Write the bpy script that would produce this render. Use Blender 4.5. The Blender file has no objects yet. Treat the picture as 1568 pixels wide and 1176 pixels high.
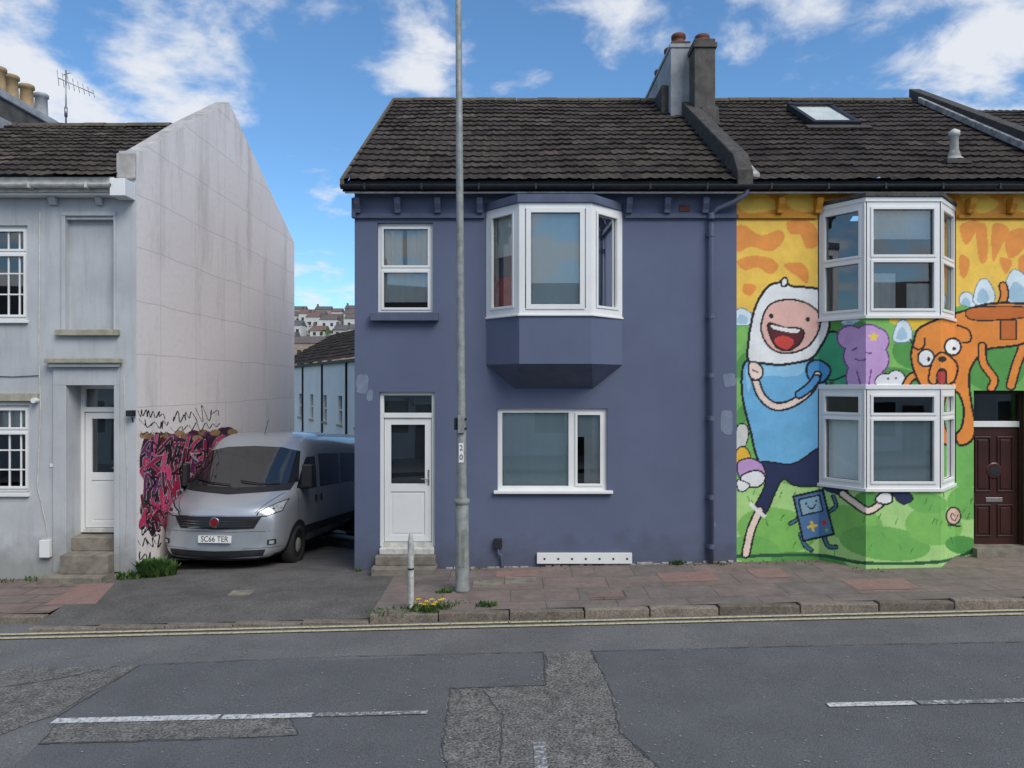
import bpy, bmesh, math, random
import numpy as np
from mathutils import Matrix, Vector
from mathutils.bvhtree import BVHTree
random.seed(7); np.random.seed(7)
rad=math.radians
CAMZ=2.77; F=1130.0; FAC=11.3
def PX(px,d=FAC): return (px-784)*d/F
def PZ(py,d=FAC): return CAMZ+(588-py)*d/F
def zg(x): 
    x=max(-40,min(40,x)); return .024*x-.035
def gp(px,py,zr=-.15):
    d=(CAMZ-zr)*F/(py-588); x=(px-784)*d/F
    d=(CAMZ-(zg(x)-.11))*F/(py-588); return ((px-784)*d/F,d)
def s2l(c):
    return tuple(((v/255)/12.92 if v/255<=.04045 else (((v/255)+.055)/1.055)**2.4) for v in c)
scene=bpy.context.scene
# ---------------------------------------------------------------- materials
def newmat(name):
    m=bpy.data.materials.new(name); m.use_nodes=True
    nt=m.node_tree; b=nt.nodes['Principled BSDF']; return m,nt,b
def mk(name,c1,c2=None,scale=3,rough=.8,bump=.15,bscale=90,metal=0,spec=.3,streak=0,dirt=(.05,.045,.04),coat=0,attr=None,fine=0,bdist=.006,base=None):
    m,nt,b=newmat(name); N=nt.nodes.new; L=nt.links.new
    if c2 is None: c2=tuple(v*.8 for v in c1)
    tc=N('ShaderNodeTexCoord')
    n=N('ShaderNodeTexNoise'); n.inputs['Scale'].default_value=scale; n.inputs['Detail'].default_value=6; n.inputs['Roughness'].default_value=.62
    L(tc.outputs['Object'],n.inputs['Vector'])
    mr=N('ShaderNodeMapRange'); mr.inputs[1].default_value=.35; mr.inputs[2].default_value=.68; L(n.outputs['Fac'],mr.inputs[0])
    mx=N('ShaderNodeMix'); mx.data_type='RGBA'; mx.inputs[6].default_value=(*c1,1); mx.inputs[7].default_value=(*c2,1)
    L(mr.outputs[0],mx.inputs[0]); out=mx.outputs[2]
    if attr:
        at=N('ShaderNodeAttribute'); at.attribute_name=attr
        mm=N('ShaderNodeMix'); mm.data_type='RGBA'; mm.blend_type='MULTIPLY'; mm.inputs[0].default_value=1
        L(out,mm.inputs[6]); L(at.outputs['Color'],mm.inputs[7]); out=mm.outputs[2]
    if fine:
        f=N('ShaderNodeTexNoise'); f.inputs['Scale'].default_value=bscale; f.inputs['Detail'].default_value=3
        L(tc.outputs['Object'],f.inputs['Vector'])
        fr=N('ShaderNodeMapRange'); fr.inputs[1].default_value=.3; fr.inputs[2].default_value=.7; fr.inputs[3].default_value=1-fine; fr.inputs[4].default_value=1+fine
        L(f.outputs['Fac'],fr.inputs[0])
        vm=N('ShaderNodeVectorMath'); vm.operation='SCALE'; L(out,vm.inputs[0]); L(fr.outputs[0],vm.inputs[3]); out=vm.outputs[0]
    if streak:
        mp=N('ShaderNodeMapping'); mp.inputs['Scale'].default_value=(4,4,.45); L(tc.outputs['Object'],mp.inputs[0])
        s=N('ShaderNodeTexNoise'); s.inputs['Scale'].default_value=1.6; s.inputs['Detail'].default_value=7; s.inputs['Roughness'].default_value=.7; L(mp.outputs[0],s.inputs['Vector'])
        sr=N('ShaderNodeMapRange'); sr.inputs[1].default_value=.5; sr.inputs[2].default_value=.8; sr.inputs[4].default_value=streak; L(s.outputs['Fac'],sr.inputs[0])
        m2=N('ShaderNodeMix'); m2.data_type='RGBA'; m2.inputs[7].default_value=(*dirt,1); L(sr.outputs[0],m2.inputs[0]); L(out,m2.inputs[6]); out=m2.outputs[2]
    if base:   # rain-splash grime near the foot of the wall
        sp=N('ShaderNodeSeparateXYZ'); L(tc.outputs['Object'],sp.inputs[0])
        gn=N('ShaderNodeTexNoise'); gn.inputs['Scale'].default_value=5; gn.inputs['Detail'].default_value=6; L(tc.outputs['Object'],gn.inputs['Vector'])
        zz=N('ShaderNodeMath'); zz.operation='MULTIPLY_ADD'; zz.inputs[1].default_value=-.9; L(gn.outputs[0],zz.inputs[0]); L(sp.outputs[2],zz.inputs[2])
        zr_=N('ShaderNodeMapRange'); zr_.inputs[1].default_value=-.45; zr_.inputs[2].default_value=.05; zr_.inputs[3].default_value=.6; zr_.inputs[4].default_value=0; L(zz.outputs[0],zr_.inputs[0])
        m3=N('ShaderNodeMix'); m3.data_type='RGBA'; m3.inputs[7].default_value=(*base,1); L(zr_.outputs[0],m3.inputs[0]); L(out,m3.inputs[6]); out=m3.outputs[2]
    L(out,b.inputs['Base Color'])
    b.inputs['Roughness'].default_value=rough; b.inputs['Metallic'].default_value=metal
    b.inputs['Specular IOR Level'].default_value=spec; b.inputs['Coat Weight'].default_value=coat; b.inputs['Coat Roughness'].default_value=.06
    if bump:
        bn=N('ShaderNodeTexNoise'); bn.inputs['Scale'].default_value=bscale; bn.inputs['Detail'].default_value=4; L(tc.outputs['Object'],bn.inputs['Vector'])
        bp=N('ShaderNodeBump'); bp.inputs['Strength'].default_value=bump; bp.inputs['Distance'].default_value=bdist
        L(bn.outputs['Fac'],bp.inputs['Height']); L(bp.outputs[0],b.inputs['Normal'])
    return m
def glassmat(name,refl=.12,tint=(.93,.95,.94)):
    m=bpy.data.materials.new(name); m.use_nodes=True; nt=m.node_tree; nt.nodes.clear(); N=nt.nodes.new; L=nt.links.new
    o=N('ShaderNodeOutputMaterial'); mx=N('ShaderNodeMixShader'); t=N('ShaderNodeBsdfTransparent'); g=N('ShaderNodeBsdfGlossy')
    t.inputs[0].default_value=(*tint,1); g.inputs['Roughness'].default_value=.015; g.inputs[0].default_value=(.95,.95,.93,1)
    fr=N('ShaderNodeFresnel'); fr.inputs[0].default_value=1.5
    ad=N('ShaderNodeMath'); ad.operation='ADD'; ad.inputs[1].default_value=refl; L(fr.outputs[0],ad.inputs[0])
    tc=N('ShaderNodeTexCoord'); n=N('ShaderNodeTexNoise'); n.inputs['Scale'].default_value=1.3; n.inputs['Detail'].default_value=0; L(tc.outputs['Object'],n.inputs['Vector'])
    bp=N('ShaderNodeBump'); bp.inputs['Strength'].default_value=.05; bp.inputs['Distance'].default_value=.03; L(n.outputs['Fac'],bp.inputs['Height']); L(bp.outputs[0],g.inputs['Normal'])
    L(ad.outputs[0],mx.inputs[0]); L(t.outputs[0],mx.inputs[1]); L(g.outputs[0],mx.inputs[2]); L(mx.outputs[0],o.inputs[0]); return m
M={}
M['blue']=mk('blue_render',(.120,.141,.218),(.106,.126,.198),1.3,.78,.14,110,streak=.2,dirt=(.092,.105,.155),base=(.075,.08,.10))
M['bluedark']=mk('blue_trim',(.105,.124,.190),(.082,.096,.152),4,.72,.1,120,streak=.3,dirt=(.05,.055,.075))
M['patch']=mk('paint_patch',(.22,.26,.34),(.16,.19,.265),6,.8,.1)
M['white']=mk('white_upvc',(.80,.80,.78),(.74,.74,.72),2,.35,0,spec=.5)
M['whitedirty']=mk('white_paint_worn',(.66,.65,.61),(.44,.42,.37),9,.6,.1,streak=.35,dirt=(.2,.18,.14))
M['postpaint']=mk('marker_post_paint',(.55,.55,.52),(.30,.29,.27),14,.7,.2,streak=.6,dirt=(.14,.13,.11))
M['leftwall']=mk('grey_render',(.50,.515,.53),(.41,.42,.435),1.1,.85,.35,60,streak=.5,dirt=(.25,.25,.24),base=(.20,.20,.17))
M['sill']=mk('stone_sill_mossy',(.42,.40,.34),(.28,.27,.17),7,.9,.3,60,streak=.5,dirt=(.15,.14,.05))
M['stone']=mk('stone_step',(.27,.24,.19),(.14,.125,.105),6,.9,.4,50)
M['gutter']=mk('black_gutter',(.018,.019,.023),(.03,.031,.036),8,.5,.1)
M['pipe']=mk('blue_pipe',(.112,.132,.205),(.10,.118,.18),8,.45,.05)
M['curtain']=mk('curtain',(.82,.84,.80),(.72,.74,.71),2.5,.9,0)
M['blind']=mk('blind',(.72,.84,.84),(.68,.79,.80),1,.9,0)
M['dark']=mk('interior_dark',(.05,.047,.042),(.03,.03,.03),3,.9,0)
M['red']=mk('red_curtain',(.75,.05,.03),(.4,.03,.02),9,.9,0)
M['glass']=glassmat('window_glass',.10)
M['tile']=mk('roof_tile',(.066,.051,.042),(.034,.028,.025),3.2,.95,.6,45,attr='tint',streak=.32,dirt=(.115,.095,.055),fine=.5)
M['lead']=mk('lead_flashing',(.085,.078,.070),(.045,.04,.036),5,.85,.5,30,fine=.3,streak=.3,dirt=(.13,.12,.07))
M['leadlight']=mk('lime_flashing',(.46,.45,.43),(.15,.14,.13),7,.8,.3,30)
M['ridge']=mk('ridge_tile',(.085,.07,.058),(.14,.12,.075),6,.95,.5,30)
M['chimlight']=mk('chimney_render',(.40,.41,.43),(.26,.265,.28),3,.9,.5,40,streak=.6,dirt=(.12,.12,.11))
M['coping']=mk('parapet_coping',(.52,.49,.47),(.30,.28,.26),3,.9,.5,40,streak=.6,dirt=(.15,.15,.12))
M['chimdark']=mk('chimney_dark',(.12,.11,.10),(.06,.056,.05),4,.95,.6,35,streak=.5,dirt=(.04,.04,.03))
M['potred']=mk('terracotta_pot',(.20,.075,.05),(.11,.045,.035),7,.85,.3,40)
M['potbuff']=mk('buff_pot',(.40,.28,.15),(.25,.18,.10),7,.85,.3,40)
M['metal']=mk('galvanised_steel',(.33,.345,.33),(.20,.21,.20),9,.6,.3,40,metal=.2,streak=.8,dirt=(.11,.11,.09))
M['aerial']=mk('aluminium',(.4,.4,.4),None,6,.4,0,metal=.8)
M['browndoor']=mk('brown_door',(.055,.017,.013),(.038,.012,.010),3,.35,.05,spec=.5)
M['asphalt']=mk('asphalt',(.165,.162,.156),(.118,.116,.114),.9,.9,.9,75,fine=.38,bdist=.01)
M['asphalt2']=mk('asphalt_new',(.128,.129,.130),(.104,.105,.107),1.5,.92,.8,85,fine=.34,bdist=.01)
M['asphalt3']=mk('asphalt_worn',(.20,.19,.17),(.115,.108,.098),7,.95,1,48,fine=.65,bdist=.02)
M['asphalt4']=mk('asphalt_drive',(.135,.126,.115),(.088,.083,.077),2.2,.93,.9,60,fine=.4,bdist=.012)
M['tar']=mk('tar_seam',(.06,.06,.06),(.10,.10,.10),20,.85,.3)
M['kerb']=mk('kerb_stone',(.25,.215,.18),(.15,.13,.108),8,.9,.5,50,attr='tint',fine=.35)
M['leaf']=mk('weed_leaf',(.07,.14,.03),(.035,.08,.018),20,.7,0)
M['flower']=mk('yellow_petal',(.75,.55,.02),(.7,.42,.02),20,.7,0)
M['ground']=mk('ground_earth',(.10,.10,.08),(.07,.08,.05),.3,.95,.3,5)
M['hill']=mk('hill_green',(.10,.13,.06),(.05,.08,.04),.02,.95,.3,.5)
M['plainwhite']=mk('cottage_white',(.88,.87,.84),(.80,.79,.76),1,.85,.2,streak=.15,dirt=(.5,.48,.45))
M['brick']=mk('opposite_render',(.76,.73,.66),(.66,.63,.57),.6,.85,.2)
M['slate']=mk('distant_slate',(.055,.052,.055),(.04,.038,.04),2,.8,.4,12)
def markmat(name,c,under,lo,hi,scale=26):
    m,nt,b=newmat(name); N=nt.nodes.new; L=nt.links.new
    tc=N('ShaderNodeTexCoord'); n=N('ShaderNodeTexNoise'); n.inputs['Scale'].default_value=scale; n.inputs['Detail'].default_value=8; n.inputs['Roughness'].default_value=.75
    L(tc.outputs['Object'],n.inputs['Vector']); r=N('ShaderNodeMapRange'); r.inputs[1].default_value=lo; r.inputs[2].default_value=hi; L(n.outputs['Fac'],r.inputs[0])
    mx=N('ShaderNodeMix'); mx.data_type='RGBA'; mx.inputs[6].default_value=(*c,1); mx.inputs[7].default_value=(*under,1); L(r.outputs[0],mx.inputs[0]); L(mx.outputs[2],b.inputs['Base Color'])
    b.inputs['Roughness'].default_value=.85
    f=N('ShaderNodeTexNoise'); f.inputs['Scale'].default_value=80; L(tc.outputs['Object'],f.inputs['Vector']); bp=N('ShaderNodeBump'); bp.inputs['Strength'].default_value=.6; bp.inputs['Distance'].default_value=.01; L(f.outputs[0],bp.inputs['Height']); L(bp.outputs[0],b.inputs['Normal'])
    return m
M['wline']=markmat('white_road_paint',(.62,.62,.60),(.15,.15,.145),.47,.62)
M['wfaded']=markmat('white_road_paint_faded',(.5,.5,.48),(.14,.14,.138),.40,.52)
M['yline']=markmat('yellow_road_paint',(.58,.50,.30),(.18,.17,.145),.48,.64)
def slabmat(name,c1,c2,mortar,sx,sy,bias=0,ms=.02):
    m,nt,b=newmat(name); N=nt.nodes.new; L=nt.links.new
    tc=N('ShaderNodeTexCoord'); br=N('ShaderNodeTexBrick'); br.inputs['Scale'].default_value=1; br.inputs['Brick Width'].default_value=sx; br.inputs['Row Height'].default_value=sy
    br.inputs['Mortar Size'].default_value=ms; br.inputs['Mortar Smooth'].default_value=.6; br.inputs['Color1'].default_value=(*c1,1); br.inputs['Color2'].default_value=(*c2,1); br.inputs['Mortar'].default_value=(*mortar,1); br.inputs['Bias'].default_value=bias
    wn=N('ShaderNodeTexNoise'); wn.inputs['Scale'].default_value=2.5; L(tc.outputs['Object'],wn.inputs['Vector'])
    wv=N('ShaderNodeVectorMath'); wv.operation='MULTIPLY_ADD'; L(wn.outputs['Color'],wv.inputs[0]); wv.inputs[1].default_value=(.04,.03,0); L(tc.outputs['Object'],wv.inputs[2]); L(wv.outputs[0],br.inputs['Vector'])
    n=N('ShaderNodeTexNoise'); n.inputs['Scale'].default_value=3; n.inputs['Detail'].default_value=9; n.inputs['Roughness'].default_value=.8; L(tc.outputs['Object'],n.inputs['Vector'])
    r=N('ShaderNodeMapRange'); r.inputs[1].default_value=.3; r.inputs[2].default_value=.7; r.inputs[3].default_value=.6; r.inputs[4].default_value=1.3; L(n.outputs[0],r.inputs[0])
    vm=N('ShaderNodeVectorMath'); vm.operation='SCALE'; L(br.outputs['Color'],vm.inputs[0]); L(r.outputs[0],vm.inputs[3]); L(vm.outputs[0],b.inputs['Base Color'])
    b.inputs['Roughness'].default_value=.9
    bp=N('ShaderNodeBump'); bp.inputs['Strength'].default_value=.4; bp.inputs['Distance'].default_value=.01; bp.invert=True; L(br.outputs['Fac'],bp.inputs['Height']); L(bp.outputs[0],b.inputs['Normal'])
    return m
M['paving']=slabmat('paving_slabs',(.212,.158,.135),(.168,.145,.126),(.12,.102,.086),.9,.56,-.1,.012)
M['paving2']=slabmat('paving_bricks',(.21,.15,.125),(.165,.135,.115),(.09,.08,.066),.6,.4)
def sidewall_mat():
    m,nt,b=newmat('scored_render'); N=nt.nodes.new; L=nt.links.new
    tc=N('ShaderNodeTexCoord'); sp=N('ShaderNodeSeparateXYZ'); cb=N('ShaderNodeCombineXYZ'); L(tc.outputs['Object'],sp.inputs[0]); L(sp.outputs[1],cb.inputs[0]); L(sp.outputs[2],cb.inputs[1])
    wn=N('ShaderNodeTexNoise'); wn.inputs['Scale'].default_value=.9; L(tc.outputs['Object'],wn.inputs['Vector'])
    wv=N('ShaderNodeVectorMath'); wv.operation='MULTIPLY_ADD'; L(wn.outputs['Color'],wv.inputs[0]); wv.inputs[1].default_value=(.14,.10,0); L(cb.outputs[0],wv.inputs[2])
    br=N('ShaderNodeTexBrick'); br.offset=0; br.inputs['Scale'].default_value=1; br.inputs['Brick Width'].default_value=1.35; br.inputs['Row Height'].default_value=.82; br.inputs['Mortar Size'].default_value=.009; br.inputs['Mortar Smooth'].default_value=.5
    br.inputs['Color1'].default_value=(.86,.775,.73,1); br.inputs['Color2'].default_value=(.82,.745,.705,1); br.inputs['Mortar'].default_value=(.62,.55,.52,1); L(wv.outputs[0],br.inputs['Vector'])
    mp=N('ShaderNodeMapping'); mp.inputs['Scale'].default_value=(1,1.4,.28); L(tc.outputs['Object'],mp.inputs[0])
    n=N('ShaderNodeTexNoise'); n.inputs['Scale'].default_value=1.5; n.inputs['Detail'].default_value=9; n.inputs['Roughness'].default_value=.7; L(mp.outputs[0],n.inputs['Vector'])
    hr=N('ShaderNodeMapRange'); hr.inputs[1].default_value=4.5; hr.inputs[2].default_value=8.5; hr.inputs[4].default_value=.10; L(sp.outputs[2],hr.inputs[0])
    am=N('ShaderNodeMath'); am.operation='ADD'; L(n.outputs[0],am.inputs[0]); L(hr.outputs[0],am.inputs[1])
    r=N('ShaderNodeMapRange'); r.inputs[1].default_value=.54; r.inputs[2].default_value=.86; r.inputs[4].default_value=.75; L(am.outputs[0],r.inputs[0])
    mx=N('ShaderNodeMix'); mx.data_type='RGBA'; mx.inputs[7].default_value=(.36,.33,.29,1); L(r.outputs[0],mx.inputs[0]); L(br.outputs['Color'],mx.inputs[6])
    L(mx.outputs[2],b.inputs['Base Color']); b.inputs['Roughness'].default_value=.85
    f=N('ShaderNodeTexNoise'); f.inputs['Scale'].default_value=9; f.inputs['Detail'].default_value=8; L(tc.outputs['Object'],f.inputs['Vector'])
    bp=N('ShaderNodeBump'); bp.inputs['Strength'].default_value=.28; bp.inputs['Distance'].default_value=.02; L(f.outputs[0],bp.inputs['Height']); L(bp.outputs[0],b.inputs['Normal'])
    return m
M['side']=sidewall_mat()
def attrmat(name,rough=.7,k=1.0):
    m,nt,b=newmat(name); N=nt.nodes.new; L=nt.links.new
    at=N('ShaderNodeAttribute'); at.attribute_name='paint'; tc=N('ShaderNodeTexCoord')
    n=N('ShaderNodeTexNoise'); n.inputs['Scale'].default_value=4; n.inputs['Detail'].default_value=8; n.inputs['Roughness'].default_value=.7; L(tc.outputs['Object'],n.inputs['Vector'])
    r=N('ShaderNodeMapRange'); r.inputs[1].default_value=.3; r.inputs[2].default_value=.7; r.inputs[3].default_value=.80*k; r.inputs[4].default_value=1.04*k; L(n.outputs[0],r.inputs[0])
    vm=N('ShaderNodeVectorMath'); vm.operation='SCALE'; L(at.outputs['Color'],vm.inputs[0]); L(r.outputs[0],vm.inputs[3]); L(vm.outputs[0],b.inputs['Base Color'])
    b.inputs['Roughness'].default_value=rough
    f=N('ShaderNodeTexNoise'); f.inputs['Scale'].default_value=70; L(tc.outputs['Object'],f.inputs['Vector']); bp=N('ShaderNodeBump'); bp.inputs['Strength'].default_value=.25; bp.inputs['Distance'].default_value=.006; L(f.outputs[0],bp.inputs['Height']); L(bp.outputs[0],b.inputs['Normal'])
    return m
M['mural']=attrmat('mural_paint',.7,1.0); M['graf']=attrmat('spray_paint',.6,1)
# ---------------------------------------------------------------- mesh helpers
def empty(name,loc=(0,0,0),rot=(0,0,0)):
    e=bpy.data.objects.new(name,None); e.empty_display_size=.3; scene.collection.objects.link(e); e.location=loc; e.rotation_euler=rot; return e
class MB:
    def __init__(s,name,parent=None,mtx=None):
        s.name=name; s.parent=parent; s.v=[]; s.f=[]; s.mi=[]; s.mats=[]; s.sm=[]; s.m=mtx
    def _m(s,mat):
        mat=M[mat] if isinstance(mat,str) else mat
        if mat not in s.mats: s.mats.append(mat)
        return s.mats.index(mat)
    def add(s,vs,fs,mat,smooth=False,mtx=None):
        o=len(s.v); mm=mtx if mtx is not None else s.m
        for v in vs:
            v=Vector(v)
            if mm is not None: v=mm@v
            s.v.append(tuple(v))
        k=s._m(mat)
        for f in fs: s.f.append([i+o for i in f]); s.mi.append(k); s.sm.append(smooth)
    def box(s,x0,x1,y0,y1,z0,z1,mat,mtx=None):
        vs=[(x,y,z) for z in (z0,z1) for y in (y0,y1) for x in (x0,x1)]
        s.add(vs,[(0,2,3,1),(4,5,7,6),(0,1,5,4),(2,6,7,3),(0,4,6,2),(1,3,7,5)],mat,mtx=mtx)
    def quad(s,a,b,c,d,mat,mtx=None): s.add([a,b,c,d],[(0,1,2,3)],mat,mtx=mtx)
    def poly(s,pts,mat): s.add(pts,[tuple(range(len(pts)))],mat)
    def prism_x(s,prof,x0,x1,mat):
        n=len(prof); vs=[(x0,y,z) for y,z in prof]+[(x1,y,z) for y,z in prof]
        s.add(vs,[tuple(range(n))[::-1],tuple(range(n,2*n))]+[(i,(i+1)%n,n+(i+1)%n,n+i) for i in range(n)],mat)
    def prism_z(s,prof,z0,z1,mat):
        n=len(prof); vs=[(x,y,z0) for x,y in prof]+[(x,y,z1) for x,y in prof]
        s.add(vs,[tuple(range(n))[::-1],tuple(range(n,2*n))]+[(i,(i+1)%n,n+(i+1)%n,n+i) for i in range(n)],mat)
    def lathe(s,prof,c,mat,seg=20,axis='z',smooth=True):
        vs=[];fs=[]
        for r,h in prof:
            for k in range(seg):
                a=2*math.pi*k/seg; p=(r*math.cos(a),r*math.sin(a),h)
                if axis=='x': p=(h,r*math.cos(a),r*math.sin(a))
                if axis=='y': p=(r*math.cos(a),h,r*math.sin(a))
                vs.append((p[0]+c[0],p[1]+c[1],p[2]+c[2]))
        for i in range(len(prof)-1):
            for k in range(seg): fs.append((i*seg+k,i*seg+(k+1)%seg,(i+1)*seg+(k+1)%seg,(i+1)*seg+k))
        s.add(vs,fs,mat,smooth); s.add([vs[(len(prof)-1)*seg+k] for k in range(seg)],[tuple(range(seg))],mat); s.add([vs[k] for k in range(seg)],[tuple(range(seg))[::-1]],mat)
    def tube(s,pts,r,mat,seg=10):
        pts=[Vector(p) for p in pts]; vs=[];fs=[]
        for i,p in enumerate(pts):
            d=(pts[min(i+1,len(pts)-1)]-pts[max(i-1,0)]).normalized()
            a=d.cross(Vector((0,0,1)));
            if a.length<.05: a=d.cross(Vector((1,0,0)))
            a.normalize(); b=d.cross(a)
            rr=r[i] if isinstance(r,(list,tuple)) else r
            for k in range(seg):
                t=2*math.pi*k/seg; vs.append(tuple(p+a*rr*math.cos(t)+b*rr*math.sin(t)))
        for i in range(len(pts)-1):
            for k in range(seg): fs.append((i*seg+k,i*seg+(k+1)%seg,(i+1)*seg+(k+1)%seg,(i+1)*seg+k))
        fs.append(tuple(range(seg))[::-1]); fs.append(tuple(range((len(pts)-1)*seg,len(pts)*seg)))
        s.add(vs,fs,mat,True)
    def done(s,bevel=0,subs=0,name=None):
        me=bpy.data.meshes.new(s.name); me.from_pydata(s.v,[],s.f); me.polygons.foreach_set('material_index',s.mi); me.polygons.foreach_set('use_smooth',s.sm)
        for m in s.mats: me.materials.append(m)
        me.update(); bm=bmesh.new(); bm.from_mesh(me); bmesh.ops.recalc_face_normals(bm,faces=bm.faces); bm.to_mesh(me); bm.free()
        ob=bpy.data.objects.new(s.name,me); scene.collection.objects.link(ob)
        if s.parent: ob.parent=s.parent
        if bevel:
            b=ob.modifiers.new('bev','BEVEL'); b.width=bevel; b.segments=2; b.limit_method='ANGLE'; b.angle_limit=rad(40)
        return ob
def sheet(name,x0,x1,y0,y1,zf,mat,parent=None,nx=2,ny=2):
    xs=np.linspace(x0,x1,nx) if not hasattr(x0,'__len__') else x0; ys=np.linspace(y0,y1,ny) if not hasattr(y0,'__len__') else y0
    vs=[(x,y,zf(x,y)) for y in ys for x in xs]; nx=len(xs); ny=len(ys)
    b=MB(name,parent); b.add(vs,[(j*nx+i,j*nx+i+1,(j+1)*nx+i+1,(j+1)*nx+i) for j in range(ny-1) for i in range(nx-1)],mat); return b.done()
def mfac(ax,ay,bx,by):
    u=Vector((bx-ax,by-ay,0)); L=u.length; u/=L; w=Vector((-u.y,u.x,0))
    return Matrix(((u.x,w.x,0,ax),(u.y,w.y,0,ay),(0,0,1,0),(0,0,0,1))),L
I4=Matrix.Translation((0,FAC,0))
def wall_holes(b,x0,x1,z0,z1,holes,mat,depth=.14,mtx=None,revmat=None):
    xs=sorted(set([x0,x1]+[h[0] for h in holes]+[h[1] for h in holes])); zs=sorted(set([z0,z1]+[h[2] for h in holes]+[h[3] for h in holes]))
    for i in range(len(xs)-1):
        for j in range(len(zs)-1):
            cx=(xs[i]+xs[i+1])/2; cz=(zs[j]+zs[j+1])/2
            if any(h[0]<cx<h[1] and h[2]<cz<h[3] for h in holes): continue
            b.quad((xs[i],0,zs[j]),(xs[i+1],0,zs[j]),(xs[i+1],0,zs[j+1]),(xs[i],0,zs[j+1]),mat,mtx)
    rm=revmat or mat
    for h in holes:
        a,c,e,f=h[:4]; dp=h[4] if len(h)>4 else depth
        b.quad((a,0,e),(a,dp,e),(a,dp,f),(a,0,f),rm,mtx); b.quad((c,0,e),(c,dp,e),(c,dp,f),(c,0,f),rm,mtx)
        b.quad((a,0,e),(c,0,e),(c,dp,e),(a,dp,e),rm,mtx); b.quad((a,0,f),(c,0,f),(c,dp,f),(a,dp,f),rm,mtx)
def window(parent,mtx,x0,x1,z0,z1,y=.05,fw=.055,vb=(),hb=(),sash=(),curtain=None,room=True,bars=None,fm='white',name='window',rd=.5,barw=.05):
    b=MB(name,parent,mtx); D=.065
    b.box(x0,x0+fw,y,y+D,z0,z1,fm); b.box(x1-fw,x1,y,y+D,z0,z1,fm)
    b.box(x0+fw,x1-fw,y,y+D,z0,z0+fw,fm); b.box(x0+fw,x1-fw,y,y+D,z1-fw,z1,fm)
    for v in vb: b.box(v-barw/2,v+barw/2,y+.002,y+D-.002,z0+fw,z1-fw,fm)
    for h in hb:
        xa,xb,zz=(x0+fw,x1-fw,h) if not isinstance(h,tuple) else h
        b.box(xa,xb,y-.004,y+D+.004,zz-barw/2,zz+barw/2,fm)
    for (xa,xb,za,zb) in sash:
        t=.036; ya=y-.014; yb=y+.05
        b.box(xa,xa+t,ya,yb,za,zb,fm); b.box(xb-t,xb,ya,yb,za,zb,fm); b.box(xa+t,xb-t,ya,yb,za,za+t,fm); b.box(xa+t,xb-t,ya,yb,zb-t,zb,fm)
        g=.006; y2=y+.03; a,c,e,f=xa+t,xb-t,za+t,zb-t
        b.box(a,a+g,y2,y2+.004,e,f,'gutter'); b.box(c-g,c,y2,y2+.004,e,f,'gutter'); b.box(a+g,c-g,y2,y2+.004,e,e+g,'gutter'); b.box(a+g,c-g,y2,y2+.004,f-g,f,'gutter')
    if bars:
        for v in bars[0]: b.box(v-.011,v+.011,y+.02,y+.045,z0+fw,z1-fw,fm)
        for h in bars[1]: b.box(x0+fw,x1-fw,y+.018,y+.047,h-.011,h+.011,fm)
    o=b.done(.004)
    g=MB(name+'_glass',parent,mtx); g.quad((x0+.02,y+.036,z0+.02),(x1-.02,y+.036,z0+.02),(x1-.02,y+.036,z1-.02),(x0+.02,y+.036,z1-.02),'glass'); g.done()
    c=MB(name+'_interior',parent,mtx)
    if curtain:
        for cu in curtain:
            xa,xb,za,zb,mt=cu[:5]; amp=cu[5] if len(cu)>5 else .012; n=max(2,int((xb-xa)/.02)) if amp else 2
            vs=[];
            for k in range(n+1):
                xx=xa+(xb-xa)*k/n; yy=y+.105+amp*math.sin(k*1.1+xa*3)+amp*.5*math.sin(k*.47)
                vs+= [(xx,yy,za),(xx,yy,zb)]
            c.add(vs,[(2*k,2*k+2,2*k+3,2*k+1) for k in range(n)],mt,True)
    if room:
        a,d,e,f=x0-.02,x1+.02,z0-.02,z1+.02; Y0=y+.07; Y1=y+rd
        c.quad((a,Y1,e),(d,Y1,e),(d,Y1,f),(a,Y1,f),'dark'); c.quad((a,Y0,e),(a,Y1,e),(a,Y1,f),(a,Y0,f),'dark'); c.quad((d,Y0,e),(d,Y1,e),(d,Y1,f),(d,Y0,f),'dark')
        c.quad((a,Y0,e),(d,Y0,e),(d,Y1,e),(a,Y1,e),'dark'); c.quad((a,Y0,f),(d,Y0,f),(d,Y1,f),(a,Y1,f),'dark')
    if c.f: c.done()
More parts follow.
